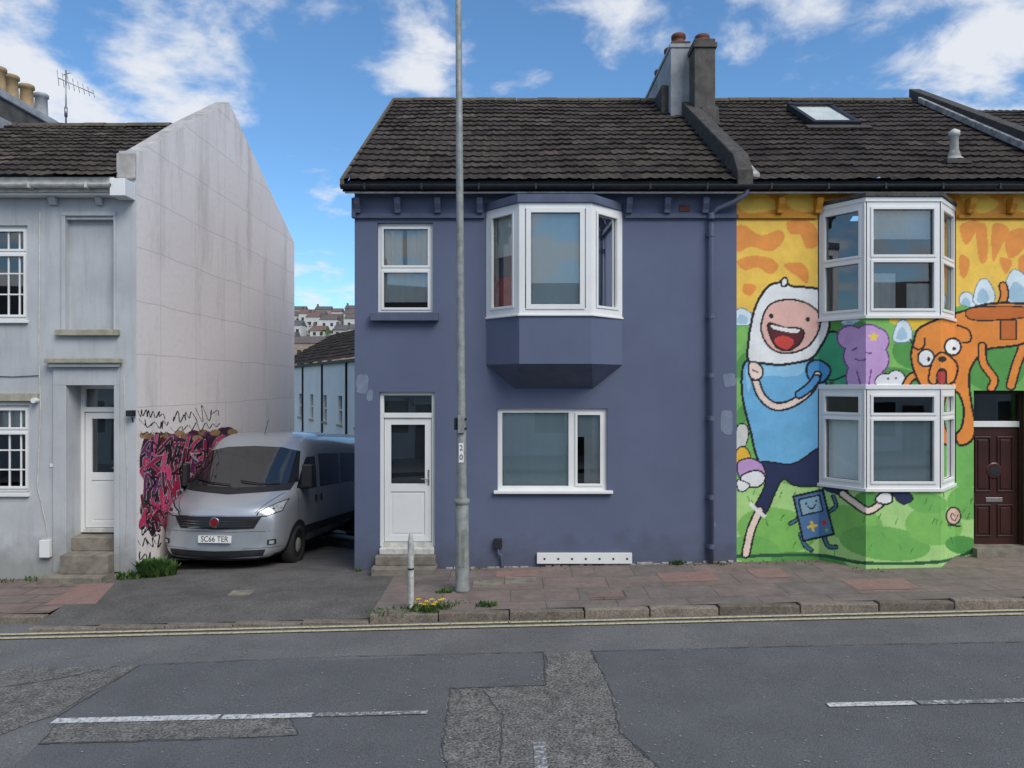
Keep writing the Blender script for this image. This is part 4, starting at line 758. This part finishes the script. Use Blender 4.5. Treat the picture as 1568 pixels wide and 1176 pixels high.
b=MB('chimney_stack',lh); b.box(-11.6,-10.45,13.9,17.1,6.5,8.62,'chimdark'); b.box(-11.65,-10.40,13.85,17.15,8.62,8.74,'chimlight'); b.box(-11.6,-10.45,13.9,17.1,8.74,8.82,'chimlight'); b.box(-10.45,-10.1,13.6,17.0,6.5,8.05,'chimlight'); b.done(.02)
b=MB('chimney_pots',lh)
for k,(y_,mt_) in enumerate([(14.95,'potbuff'),(15.4,'potbuff'),(15.8,'potbuff'),(16.3,'potbuff'),(16.8,'chimlight')]): pot(-10.72,y_,8.82,.55,.14,mt_)
b.done()
b=MB('tv_aerial',lh); ax_=PX(101,15); 
b.tube([(ax_,15,8.0),(ax_,15,9.15)],.015,'aerial',6); b.tube([(ax_-.1,14.9,8.95),(ax_+.45,15.2,8.75)],.009,'aerial',6)
for k in range(8):
    t=k/7; p=Vector((ax_-.1+.55*t,14.9+.3*t,8.95-.2*t)); l=.16-.08*t; b.tube([p+Vector((-.02,0,l)),p+Vector((.02,0,-l))],.006,'aerial',5)
b.tube([(ax_-.05,15,9.05),(ax_+.1,15,9.1)],.01,'aerial',5); b.tube([(ax_,15,8.4),(ax_-.0,15,8.2)],.03,'aerial',6); b.done()
# graffiti
Gf=Canvas(205,600,380,900,4,(0,0,0)); r=random.Random(11); KK=(20,16,20)
GC=[(206,44,98),(168,26,70),(196,30,56),(122,36,96),(226,74,124),(110,20,44)]
def scrib(cx_,cy_,w_,h_,n,c,wd,rr):
    P=[(cx_+rr.uniform(-w_,w_),cy_+rr.uniform(-h_,h_)) for _ in range(n)]; Gf.stroke(P,c,wd)
Gf.fill([(217,682),(224,668),(240,674),(256,662),(275,670),(296,658),(320,666),(340,654),(362,664),(362,740),(318,792),(288,794),(266,816),(246,806),(232,822),(224,800),(214,784),(220,742),(213,712)],(70,18,42))
for k in range(16): Gf.ell(221+k*9,668+r.uniform(-7,6),8,5,[(176,140,92),(150,112,84),(122,36,96)][k%3])
for k in range(18): scrib(r.uniform(224,350),r.uniform(684,790),14,16,4,GC[k%6],r.uniform(5,9),r)
def glyph(cx_,cy_,w_,h_,kind,rot,f,t=5.0):
    S_={'S':[(.8,-.9),(-.5,-1),(-.8,-.4),(.5,.2),(.6,.8),(-.8,.9)],'A':[(-.9,1),(-.2,-1),(.3,-.9),(.9,1),(.2,.2),(-.7,.3)],'R':[(-.6,1),(-.7,-1),(.7,-.8),(.5,0),(-.4,.1),(1.1,1.2)],'E':[(.9,-1),(-.6,-.7),(-.5,0),(.6,-.2),(-.5,.3),(-.5,.9),(1.0,.8)],'K':[(-.6,-1.2),(-.4,1.2),(-.5,.1),(1.0,-1),(-.3,.1),(1.1,1.3)],'W':[(-1,-1),(-.5,1),(0,-.3),(.5,1),(1,-1.2)]}[kind]
    P=[(cx_+w_*(x*math.cos(rot)-y*math.sin(rot))+r.uniform(-1.5,1.5),cy_+h_*(x*math.sin(rot)+y*math.cos(rot))+r.uniform(-2,2)) for x,y in S_]
    Gf.stroke([(x+1.6,y+2.4) for x,y in P],KK,t+3.4); Gf.stroke(P,(206,190,200),t+1.8); Gf.stroke(P,KK,t+.7); Gf.stroke(P,f,t-.6)
for row,(y0_,n_,h_) in enumerate([(690,9,16),(716,9,17),(744,8,16),(772,6,16),(796,3,12)]):
    for k in range(n_): glyph(226+k*(15.5-row*.4)+r.uniform(-3,3),y0_+r.uniform(-5,5),8+r.uniform(-2,3),h_*r.uniform(.8,1.15),r.choice('SARKEW'),r.uniform(-.9,.9),r.choice(GC),r.uniform(3,5.2))
for k in range(26): scrib(r.uniform(220,350),r.uniform(676,800),8,13,4,KK,r.uniform(1.2,3),r)
for k in range(12): scrib(r.uniform(222,340),r.uniform(676,790),9,9,4,(222,214,216),.9,r)
for k in range(5): scrib(262+k*14,752+r.uniform(-10,20),7,12,4,(44,70,70),2.0,r)
def tag(x0,y0,x1,y1,h,n,wd,c,rr):
    P=[]
    for k in range(n):
        t=k/(n-1); P.append((x0+(x1-x0)*t+rr.uniform(-5,3),y0+(y1-y0)*t+(h if k%2 else -h)*rr.uniform(.1,1.1)))
    Gf.stroke(P,c,wd)
tag(214,632,250,636,6,14,1.7,KK,r); tag(216,648,262,650,7,13,1.8,KK,r); tag(266,640,300,636,9,10,1.7,KK,r); tag(304,634,336,632,14,8,1.5,(70,66,72),r); tag(264,656,336,652,7,13,1.5,KK,r); tag(216,662,262,664,4,12,1.6,KK,r)
tag(214,812,236,816,8,8,2.0,KK,r); tag(212,832,240,830,9,8,2.0,KK,r); tag(214,852,238,858,10,8,2.2,KK,r); tag(228,800,250,840,10,7,2.2,KK,r)
ysg=np.arange(11.33,16.2,.012); zsg=np.arange(-.45,2.75,.012); YY,ZZ=np.meshgrid(ysg,zsg)
px_=784+XR*F/YY; py_=588-(ZZ-CAMZ)*F/YY; col,mask=Gf.sample(px_.ravel(),py_.ravel()); mask=mask.reshape(YY.shape); ny_=len(ysg)
fs=[(j*ny_+i,j*ny_+i+1,(j+1)*ny_+i+1,(j+1)*ny_+i) for j in range(len(zsg)-1) for i in range(ny_-1) if mask[j,i] and mask[j+1,i+1] and px_[j,i]<372]
me=bpy.data.meshes.new('graffiti'); me.from_pydata(np.stack([np.full(YY.size,XR+.004),YY.ravel(),ZZ.ravel()],-1).tolist(),[],fs); me.materials.append(M['graf'])
at=me.attributes.new('paint','FLOAT_COLOR','POINT'); at.data.foreach_set('color',np.concatenate([col,np.ones((len(col),1),np.float32)],1).astype(np.float32).ravel())
go=bpy.data.objects.new('graffiti',me); scene.collection.objects.link(go); go.parent=lh
# ================================================================ VAN
van=empty('parked_van',(-4.72,11.62,-.22),(rad(-5),0,rad(-3.5)))
M['vanpaint']=mk('silver_van_paint',(.40,.425,.45),(.38,.40,.425),2,.30,0,metal=.45,spec=.5,coat=.7)
M['vanblack']=mk('van_black_plastic',(.022,.022,.024),(.015,.015,.017),9,.5,.15)
M['vanglass']=mk('van_glass',(.012,.014,.016),(.01,.012,.014),2,.04,0,spec=1,coat=.6)
M['lamp']=mk('headlamp_lens',(.65,.68,.7),(.22,.23,.25),30,.1,0,spec=.8,coat=1,metal=.3)
M['chrome']=mk('chrome',(.45,.45,.47),None,3,.2,0,metal=1)
M['tyre']=mk('tyre_rubber',(.02,.02,.02),(.03,.03,.03),9,.85,.3)
M['plate']=mk('number_plate',(.8,.8,.78),None,3,.4,0)
M['badge']=mk('badge_red',(.22,.01,.015),None,3,.25,0,coat=.5)
def interp(tab,y): return np.interp(y,[t[0] for t in tab],[t[1] for t in tab])
top=[(0,.70),(.015,.86),(.05,.97),(.12,1.06),(.25,1.13),(.45,1.21),(.68,1.29),(.76,1.33),(1.0,1.54),(1.25,1.77),(1.48,1.98),(1.62,2.09),(1.8,2.18),(2.0,2.23),(2.3,2.26),(3,2.28),(5.6,2.28),(5.85,2.24),(5.98,2.1)]
bot=[(0,.38),(.015,.27),(.05,.21),(.15,.19),(.5,.22),(5.9,.26),(5.98,.4)]
wid=[(0,.70),(.015,.80),(.05,.87),(.12,.925),(.25,.965),(.5,1.0),(.8,1.02),(1.5,1.025),(5.7,1.025),(5.9,1.0),(5.98,.9)]
ysv=[0,.006,.015,.03,.05,.08,.12,.18,.25,.35,.45,.56,.68,.76,.88,1.0,1.12,1.25,1.36,1.48,1.55,1.62,1.7,1.8,1.9,2.0,2.15,2.3,2.6,3,3.5,4,4.5,5,5.4,5.6,5.75,5.85,5.92,5.98]
vs=[];fs=[];K_=72
for y in ysv:
    t_,b_,w_=interp(top,y),interp(bot,y),interp(wid,y); c_=(t_+b_)/2; h_=(t_-b_)/2; n_=7 if y>.3 else 4.2+2.8*y/.3
    for k in range(K_):
        a_=2*math.pi*(k+.5)/K_; ca,sa=math.cos(a_),math.sin(a_)
        x=w_*math.copysign(abs(ca)**(2/n_),ca); z=c_+h_*math.copysign(abs(sa)**(2/n_),sa)
        x*=1-.13*max(0,(z-1.15))/1.1
        if z<.5: x*=1-.05*(.5-z)/.3
        if .55<z<.85 and y>.8: x*=.994
        crown=0
        if sa>0: crown=.03*(1-(x/w_)**2) if y>.7 else .015*(1-(x/w_)**2)
        vs.append((x,y+ (.15*(x/w_)**2 if y<.9 else .15*(x/w_)**2*max(0,1-(y-.9)/1.2)),z+crown*(abs(sa)**.5)))
ny_=len(ysv)
for j in range(ny_-1):
    for k in range(K_): fs.append((j*K_+k,j*K_+(k+1)%K_,(j+1)*K_+(k+1)%K_,(j+1)*K_+k))
fs.append(tuple(range(K_))); fs.append(tuple(range((ny_-1)*K_,ny_*K_))[::-1])
b=MB('body',van); b.add(vs,fs,'vanpaint',True); body=b.done()
bvh=BVHTree.FromPolygons([Vector(v) for v in vs],fs)
def patch(b,lo,hi,mat,off=.006,mode='front',nu=24,nv=8,sgn=1):
    def at_(P,t):
        P=np.array(P,float); d=np.r_[0,np.cumsum(np.hypot(*np.diff(P,axis=0).T))]; d/=d[-1]; return np.array([np.interp(t,d,P[:,0]),np.interp(t,d,P[:,1])])
    g=[];
    for j in range(nv+1):
        for i in range(nu+1):
            p=at_(lo,i/nu)*(1-j/nv)+at_(hi,i/nu)*(j/nv)
            if mode=='front': o=Vector((p[0],-2,p[1])); d=Vector((0,1,0))
            else: o=Vector((3*sgn,p[0],p[1])); d=Vector((-sgn,0,0))
            h,nn,_,_=bvh.ray_cast(o,d)
            if h is None: g.append(g[-1] if g else (p[0],0,p[1])); continue
            if nn.dot(d)>0: nn=-nn
            g.append(tuple(h+nn*off))
    b.add(g,[(j*(nu+1)+i,j*(nu+1)+i+1,(j+1)*(nu+1)+i+1,(j+1)*(nu+1)+i) for j in range(nv) for i in range(nu)],mat,True)
b=MB('windscreen',van)
patch(b,[(-.95,1.40),(-.6,1.33),(0,1.305),(.6,1.33),(.95,1.40)],[(-.82,1.92),(-.5,1.99),(0,2.01),(.5,1.99),(.82,1.92)],'vanglass',.008,nv=14,nu=30)
for s_ in (-1,1):
    patch(b,[(.98,1.30),(1.2,1.27),(1.95,1.27)],[(1.40,1.70),(1.55,1.82),(1.93,1.84)],'vanglass',.008,'side',sgn=s_,nu=14,nv=8)
    patch(b,[(2.15,1.27),(3.38,1.27)],[(2.15,1.88),(3.38,1.88)],'vanglass',.006,'side',sgn=s_,nu=10,nv=6)
    patch(b,[(3.55,1.27),(5.4,1.27)],[(3.55,1.88),(5.4,1.88)],'vanglass',.006,'side',sgn=s_,nu=14,nv=6)
b.done()
b=MB('front_trim',van)
patch(b,[(-.60,.70),(0,.68),(.60,.70)],[(-.72,.90),(0,.905),(.72,.90)],'vanblack',.006,nv=7)
patch(b,[(-.74,.27),(0,.24),(.74,.27)],[(-.78,.37),(0,.35),(.78,.37)],'vanblack',.008,nv=5)
patch(b,[(-.98,.20),(0,.21),(.98,.20)],[(-.98,.24),(0,.24),(.98,.24)],'vanblack',.01,nv=2)
for zz2 in (.735,.775,.815): patch(b,[(-.58,zz2),(0,zz2-.01),(.58,zz2)],[(-.58,zz2+.006),(0,zz2-.004),(.58,zz2+.006)],'chrome',.012,nv=1)
patch(b,[(-.66,.885),(0,.888),(.66,.885)],[(-.67,.897),(0,.900),(.67,.897)],'chrome',.013,nv=1)
for s_ in (-1,1): patch(b,[(s_*.44,.38),(s_*.95,.40)],[(s_*.44,.385),(s_*.95,.405)],'vanblack',.004,nv=1)
patch(b,[(-.9,.655),(0,.64),(.9,.655)],[(-.9,.66),(0,.645),(.9,.66)],'vanblack',.003,nv=1)
patch(b,[(-.9,1.27),(0,1.21),(.9,1.27)],[(-.92,1.39),(0,1.30),(.92,1.39)],'vanblack',.005,nv=3)
for s_ in (-1,1):
    lo=[(s_*.62,.88),(s_*.78,.885),(s_*.955,.96)]; hi=[(s_*.64,.955),(s_*.80,1.055),(s_*.965,1.15)]
    patch(b,lo,hi,'vanblack',.005,nv=8,nu=14)
    lo=[(s_*.64,.893),(s_*.78,.90),(s_*.945,.97)]; hi=[(s_*.66,.945),(s_*.80,1.035),(s_*.955,1.125)]
    patch(b,lo,hi,'lamp',.012,nv=8,nu=14)
    patch(b,[(s_*.78,.945),(s_*.86,.96)],[(s_*.78,.99),(s_*.86,1.01)],'vanglass',.016,nv=4,nu=6)
    patch(b,[(s_*.80,.44),(s_*.91,.45)],[(s_*.80,.52),(s_*.91,.53)],'vanblack',.012,nv=3,nu=6); patch(b,[(s_*.825,.455),(s_*.885,.46)],[(s_*.825,.505),(s_*.885,.51)],'lamp',.017,nv=3,nu=6)
b.done()
b=MB('badge',van); h,nn,_,_=bvh.ray_cast(Vector((0,-2,.80)),Vector((0,1,0))); b.lathe([(.08,0),(.08,-.02),(.07,-.024)],(0,h.y-.004,.80),'chrome',axis='y',seg=24); b.lathe([(.062,0),(.062,-.006)],(0,h.y-.024,.80),'badge',axis='y',seg=24)
h,nn,_,_=bvh.ray_cast(Vector((0,-2,.55)),Vector((0,1,0))); yp=h.y-.03; b.box(-.27,.27,yp,yp+.012,.475,.59,'plate'); b.done(.002)
text('plate_text','SC66 TER',.125,(0,yp-.002,.533),(rad(90),0,0),'vanblack',van,.001,.86)
b=MB('side_trim',van)
for s_ in (-1,1):
    patch(b,[(.95,.50),(5.8,.50)],[(.95,.64),(5.8,.64)],'vanblack',.012,'side',sgn=s_,nu=30,nv=2)
    patch(b,[(.3,.22),(5.8,.26)],[(.3,.30),(5.8,.33)],'vanblack',.01,'side',sgn=s_,nu=30,nv=2)
    for yc in (.98,4.75):
        a_=np.linspace(0,math.pi,15); patch(b,[(yc+.42*math.cos(t),.24) for t in a_[::-1]],[(yc+.43*math.cos(t),.34+.43*math.sin(t)) for t in a_[::-1]],'vanblack',.014,'side',sgn=s_,nu=24,nv=6)
    for yy in (.94,2.02,3.45): patch(b,[(yy,.36),(yy+.010,.36)],[(yy,1.9 if yy>1 else 1.25),(yy+.010,1.9 if yy>1 else 1.25)],'vanblack',.004,'side',sgn=s_,nu=1,nv=20)
    for yy in (1.82,2.12): patch(b,[(yy,1.02),(yy+.1,1.02)],[(yy,1.14),(yy+.1,1.14)],'vanblack',.02,'side',sgn=s_,nu=2,nv=2)
b.done()
b=MB('wheels',van)
for s_ in (-1,1):
    for yc in (.98,4.75):
        x=s_*.92; m_=s_
        b.lathe([(.20,-.08*m_),(.33,-.08*m_),(.345,-.05*m_),(.345,.08*m_),(.325,.115*m_),(.235,.12*m_),(.22,.10*m_)],(x,yc,.345),'tyre',28,'x')
        b.lathe([(.225,.09*m_),(.21,.085*m_),(.13,.095*m_),(.09,.12*m_),(.05,.125*m_)],(x,yc,.345),'metal',24,'x')
        for k in range(8):
            t=k*math.pi/4; b.lathe([(.022,.108*m_),(.022,.112*m_)],(x,yc+.165*math.cos(t),.345+.165*math.sin(t)),'gutter',8,'x')
b.done()
b=MB('mirrors',van)
for s_ in (-1,1):
    k=1.0 if s_>0 else .3
    b.box(s_*.98,s_*(.98+.16*k),1.06,1.14,1.28,1.36,'vanblack')
    x_=s_*(1.02+.10*k); hw=.09 if s_>0 else .04; b.prism_z([(x_-hw,1.0),(x_+hw,1.04),(x_+hw,1.16),(x_-hw,1.18)],1.30,1.70,'vanblack')
b.done(.03)
b=MB('wipers_and_antenna',van)
def ws(x,z,o=.02):
    h,nn,_,_=bvh.ray_cast(Vector((x,-2,z)),Vector((0,1,0))); nn=nn if nn.y<0 else -nn; return tuple(h+nn*o)
b.tube([ws(-.1,1.34,.03),ws(-.45,1.37,.03),ws(-.75,1.42,.03)],.010,'vanblack',6); b.tube([ws(.72,1.36,.03),ws(.4,1.36,.03),ws(.05,1.40,.03)],.010,'vanblack',6)
b.tube([(.0,1.9,2.23),(.0,2.05,2.5)],.006,'vanblack',6); b.done()
b=MB('bonnet_lines',van)
for s_ in (-1,1): patch(b,[(s_*.60,.94),(s_*.612,.94)],[(s_*.86,1.24),(s_*.872,1.24)],'vanblack',.003,nu=1,nv=14)
b.done()
# ================================================================ STREET FURNITURE
lp=empty('street_lamp'); zb=zg(-.68); xL=-.675; yL=10.05
b=MB('column',lp)
H=[(0,.105),(.03,.10),(.05,.095),(1.18,.092),(1.24,.078),(1.30,.070),(2.2,.066),(2.26,.058),(6,.048),(9.2,.036)]
pts=[(xL-.0068*h,yL,zb+h) for h,_ in H]; b.tube(pts,[q for _,q in H],'metal',18)
b.tube([(xL-.062,yL,zb+9.15),(xL-.064,yL-.1,zb+9.5),(xL-.066,yL-.6,zb+9.75),(xL-.07,yL-1.2,zb+9.8)],[.036,.034,.03,.03],'metal',12)
b.lathe([(.10,0),(.112,.02),(.112,.05),(.10,.07)],(xL-.008,yL,zb+1.19),'metal',20)
b.lathe([(.0755,0),(.0755,.03)],(xL-.015,yL,zb+2.2),'gutter',18); b.lathe([(.075,0),(.075,.03)],(xL-.015,yL,zb+2.33),'gutter',18)
b.box(xL-.11,xL-.075,yL-.05,yL+.04,zb+2.20,zb+2.36,'gutter'); b.box(xL-.055,xL+.03,yL-.098,yL-.058,zb+2.16,zb+2.4,'metal')
b.box(xL-.045,xL+.035,yL-.0965,yL-.09,zb+.35,zb+.85,'metal')
b.done()
b=MB('lantern',lp); b.box(xL-.2,xL+.06,yL-1.85,yL-1.15,zb+9.74,zb+9.9,'metal'); b.done(.04)
b=MB('number_label',lp); b.box(xL-.045,xL+.02,yL-.0735,yL-.06,zb+1.76,zb+2.02,'white'); b.done()
text('label_2','2',.10,(xL-.012,yL-.076,zb+1.955),(rad(90),0,0),'gutter',lp,.001); text('label_0','0',.10,(xL-.012,yL-.076,zb+1.83),(rad(90),0,0),'gutter',lp,.001)
mp_=empty('marker_post'); b=MB('post',mp_); xq=PX(629,9.28); zq=zg(xq)-.05
b.lathe([(.040,-.1),(.040,.9),(.036,.93)],(xq,9.28,zq),'postpaint',10,smooth=True); b.lathe([(.028,.93),(.028,.99),(.015,1.0)],(xq,9.28,zq),'postpaint',10); b.lathe([(.0405,.55),(.0405,.575)],(xq,9.28,zq),'gutter',10); b.done()
# ================================================================ WEEDS
def leaves(b,x,y,z,n,rad_,h,rr,mat='leaf'):
    for _ in range(n):
        a_=rr.uniform(0,6.28); d=rad_*rr.random()**.6; px=x+d*math.cos(a_); py=y+d*math.sin(a_)*.5; l=h*rr.uniform(.4,1); t=rr.uniform(0,6.28); lean=rr.uniform(.1,.9)*l; w_=l*rr.uniform(.12,.3)
        ex=math.cos(t)*lean; ey=math.sin(t)*lean; sx_=-math.sin(t)*w_; sy_=math.cos(t)*w_
        b.add([(px,py,z),(px+ex*.5+sx_,py+ey*.5+sy_,z+l*.6),(px+ex,py+ey,z+l),(px+ex*.5-sx_,py+ey*.5-sy_,z+l*.55)],[(0,1,2,3)],mat)
rr=random.Random(5)
b=MB('weeds')
for (px,d,n,rd,h) in [(195,11.15,60,.2,.14),(235,11.25,350,.16,.30),(255,11.3,160,.14,.24),(60,11.22,60,.25,.07),(10,11.22,50,.3,.06),(600,9.2,90,.35,.06),(655,9.24,160,.28,.10),(745,9.35,90,.14,.08),(690,9.5,60,.3,.05),(1035,11.22,70,.12,.09),(1065,11.22,40,.3,.05),(720,11.2,50,.3,.05),(870,11.22,40,.5,.04),(1180,11.2,70,.5,.04),(1100,11.2,60,.2,.06),(940,9.02,50,.8,.03),(800,9.02,70,.5,.04),(1240,11.2,40,.5,.04),(680,10.0,50,.12,.08),(1330,10.6,40,.4,.04),(548,11.25,30,.06,.07),(990,9.9,15,.4,.03),(1120,10.8,15,.3,.03)]:
    x=PX(px,d); leaves(b,x,d,zg(x)-.01-(.08 if d<9.1 else 0),n,rd,h,rr)
b.done()
b=MB('yellow_flowers')
for k in range(12):
    x=PX(655,9.24)+rr.uniform(-.2,.2); y=9.24+rr.uniform(-.1,.1); z=zg(x)+rr.uniform(.05,.14); b.tube([(x,y,zg(x)-.02),(x,y,z)],.003,'leaf',5)
    for q in range(9):
        a_=q*.7; b.add([(x,y,z),(x+.03*math.cos(a_)+.008*math.sin(a_),y+.03*math.sin(a_)*.7,z+.012),(x+.036*math.cos(a_),y+.03*math.sin(a_),z+.004),(x+.03*math.cos(a_)-.008*math.sin(a_),y+.03*math.sin(a_)*.7-.01,z+.006)],[(0,1,2,3)],'flower')
    b.lathe([(.012,0),(.014,.01),(.006,.02)],(x,y-.004,z),'flower',8)
b.done()
# ================================================================ BEHIND: cottages + hill
ch=empty('rear_cottages')
A=Vector((-3.6,21.2,0)); B=Vector((-12.0,37.5,0))
mt,LL=mfac(B.x,B.y,A.x,A.y)
b=MB('cottage_walls',ch)
hl=[]
for k in range(5):
    x_=LL-3.3-k*2.3; hl+=[(x_,x_+.55,1.35,2.35),(x_,x_+.55,-1.2,.2)]
wall_holes(b,0,LL,-4,3.55,hl,'plainwhite',.1,mt)
for h_ in hl: b.quad((h_[0],.1,h_[2]),(h_[1],.1,h_[2]),(h_[1],.1,h_[3]),(h_[0],.1,h_[3]),'vanglass',mt); b.box(h_[0],h_[1],.05,.09,(h_[2]+h_[3])/2-.03,(h_[2]+h_[3])/2+.03,'white',mt); b.box(h_[0]-.06,h_[1]+.06,-.06,.0-.001,h_[2]-.08,h_[2],'sill',mt)
for k in range(3): b.box(LL-4.4-k*3.6,LL-4.35-k*3.6,-.07,-.002,-4,3.5,'gutter',mt)
b.box(-.1,LL+.1,-.12,-.02,3.5,3.6,'gutter',mt); b.done()
o=roof('cottage_roof',ch,0,LL,-.15,3.6,2.9,5.35,seed=41,k=.55); o.matrix_world=mt; 
b=MB('satellite_dish',ch); b.lathe([(.02,0),(.2,.03),(.3,.09)],(-6.6,24.2,.6),'chimdark',16,'y'); b.tube([(-6.6,24.2,.6),(-6.5,24.6,.2)],.03,'gutter',6); b.done()
hl_=MB('hill'); xs=np.linspace(-500,500,41); ys=np.linspace(140,900,24); vs=[]
def hz(x,y): return -6+54*(1/(1+math.exp(-(y-290)/55)))+5*math.sin(x*.013+1)+3*math.sin(y*.02+x*.03)
for y in ys:
    for x in xs: vs.append((x,y,hz(x,y)))
hl_.add(vs,[(j*41+i,j*41+i+1,(j+1)*41+i+1,(j+1)*41+i) for j in range(23) for i in range(40)],'hill',True); hl_.done()
b=MB('distant_houses'); rr=random.Random(8); hm=[mk('h%d'%i,c,None,.5,.9,0) for i,c in enumerate([(.66,.66,.66),(.6,.59,.57),(.38,.28,.23),(.62,.6,.58),(.5,.46,.42)])]
rf=[mk('r%d'%i,c,None,.5,.9,0) for i,c in enumerate([(.15,.12,.11),(.13,.125,.13),(.19,.12,.10)])]
for row in range(10):
    y=190+row*24; x=-220
    while x<60:
        w_=rr.uniform(5,9); h_=rr.uniform(5,8); z=hz(x,y)-1
        if rr.random()<.72:
            m_=rr.choice(hm); yy=y+rr.uniform(-3,3); b.box(x,x+w_,yy,yy+8,z,z+h_,m_); b.prism_x([(yy-.3,z+h_),(yy+8.3,z+h_),(yy+4,z+h_+2.2)],x-.1,x+w_+.1,rr.choice(rf))
            for q in range(2):
                for v_ in range(2): xx=x+w_*(.2+.45*q); b.box(xx,xx+1.1,yy-.06,yy-.01,z+1+h_*.45*v_,z+2.3+h_*.45*v_,'slate')
            if rr.random()<.5: b.box(x+.3,x+1.2,yy+3.6,yy+4.6,z+h_+1.5,z+h_+3.4,rr.choice(rf))
        x+=w_+rr.choice([0,0,0,3,8])
b.done()
b=MB('distant_trees')
for k in range(260):
    x=rr.uniform(-220,40); y=rr.uniform(180,460); z=hz(x,y); R=rr.uniform(1.5,3.4)
    for q in range(30):
        v=Vector((rr.gauss(0,1),rr.gauss(0,1),rr.gauss(0,1))).normalized()*R*rr.uniform(.4,1); c_=Vector((x,y,z+R*1.1))+v; s_=R*.35
        b.add([c_+Vector((rr.uniform(-s_,s_),rr.uniform(-s_,s_),rr.uniform(-s_,s_))) for _ in range(3)],[(0,1,2)],'leaf')
b.done()
# ================================================================ OPPOSITE TERRACE (behind the viewpoint; reflected in the windows)
ot=empty('opposite_terrace'); b=MB('walls',ot); rr=random.Random(2)
for k in range(8):
    x0=-24+k*6; b.box(x0,x0+5.98,-13,-5.6,-.8,5.0,'brick'); b.prism_x([(-5.4,5.0),(-9.2,7.0),(-13.1,5.0)],x0-.02,x0+5.96,'slate')
    for xx in (x0+.8,x0+3.3):
        for z in (.8,3.1): b.box(xx,xx+1.3,-5.6,-5.54,z,z+1.4,'white'); b.box(xx+.08,xx+1.22,-5.54,-5.52,z+.08,z+1.32,'vanglass')
    b.box(x0+2.3,x0+3.1,-5.6,-5.54,-.2,2.0,'browndoor'); b.box(x0-.3,x0+.5,-9.8,-8.8,6.2,8.2,'potred')
b.done()
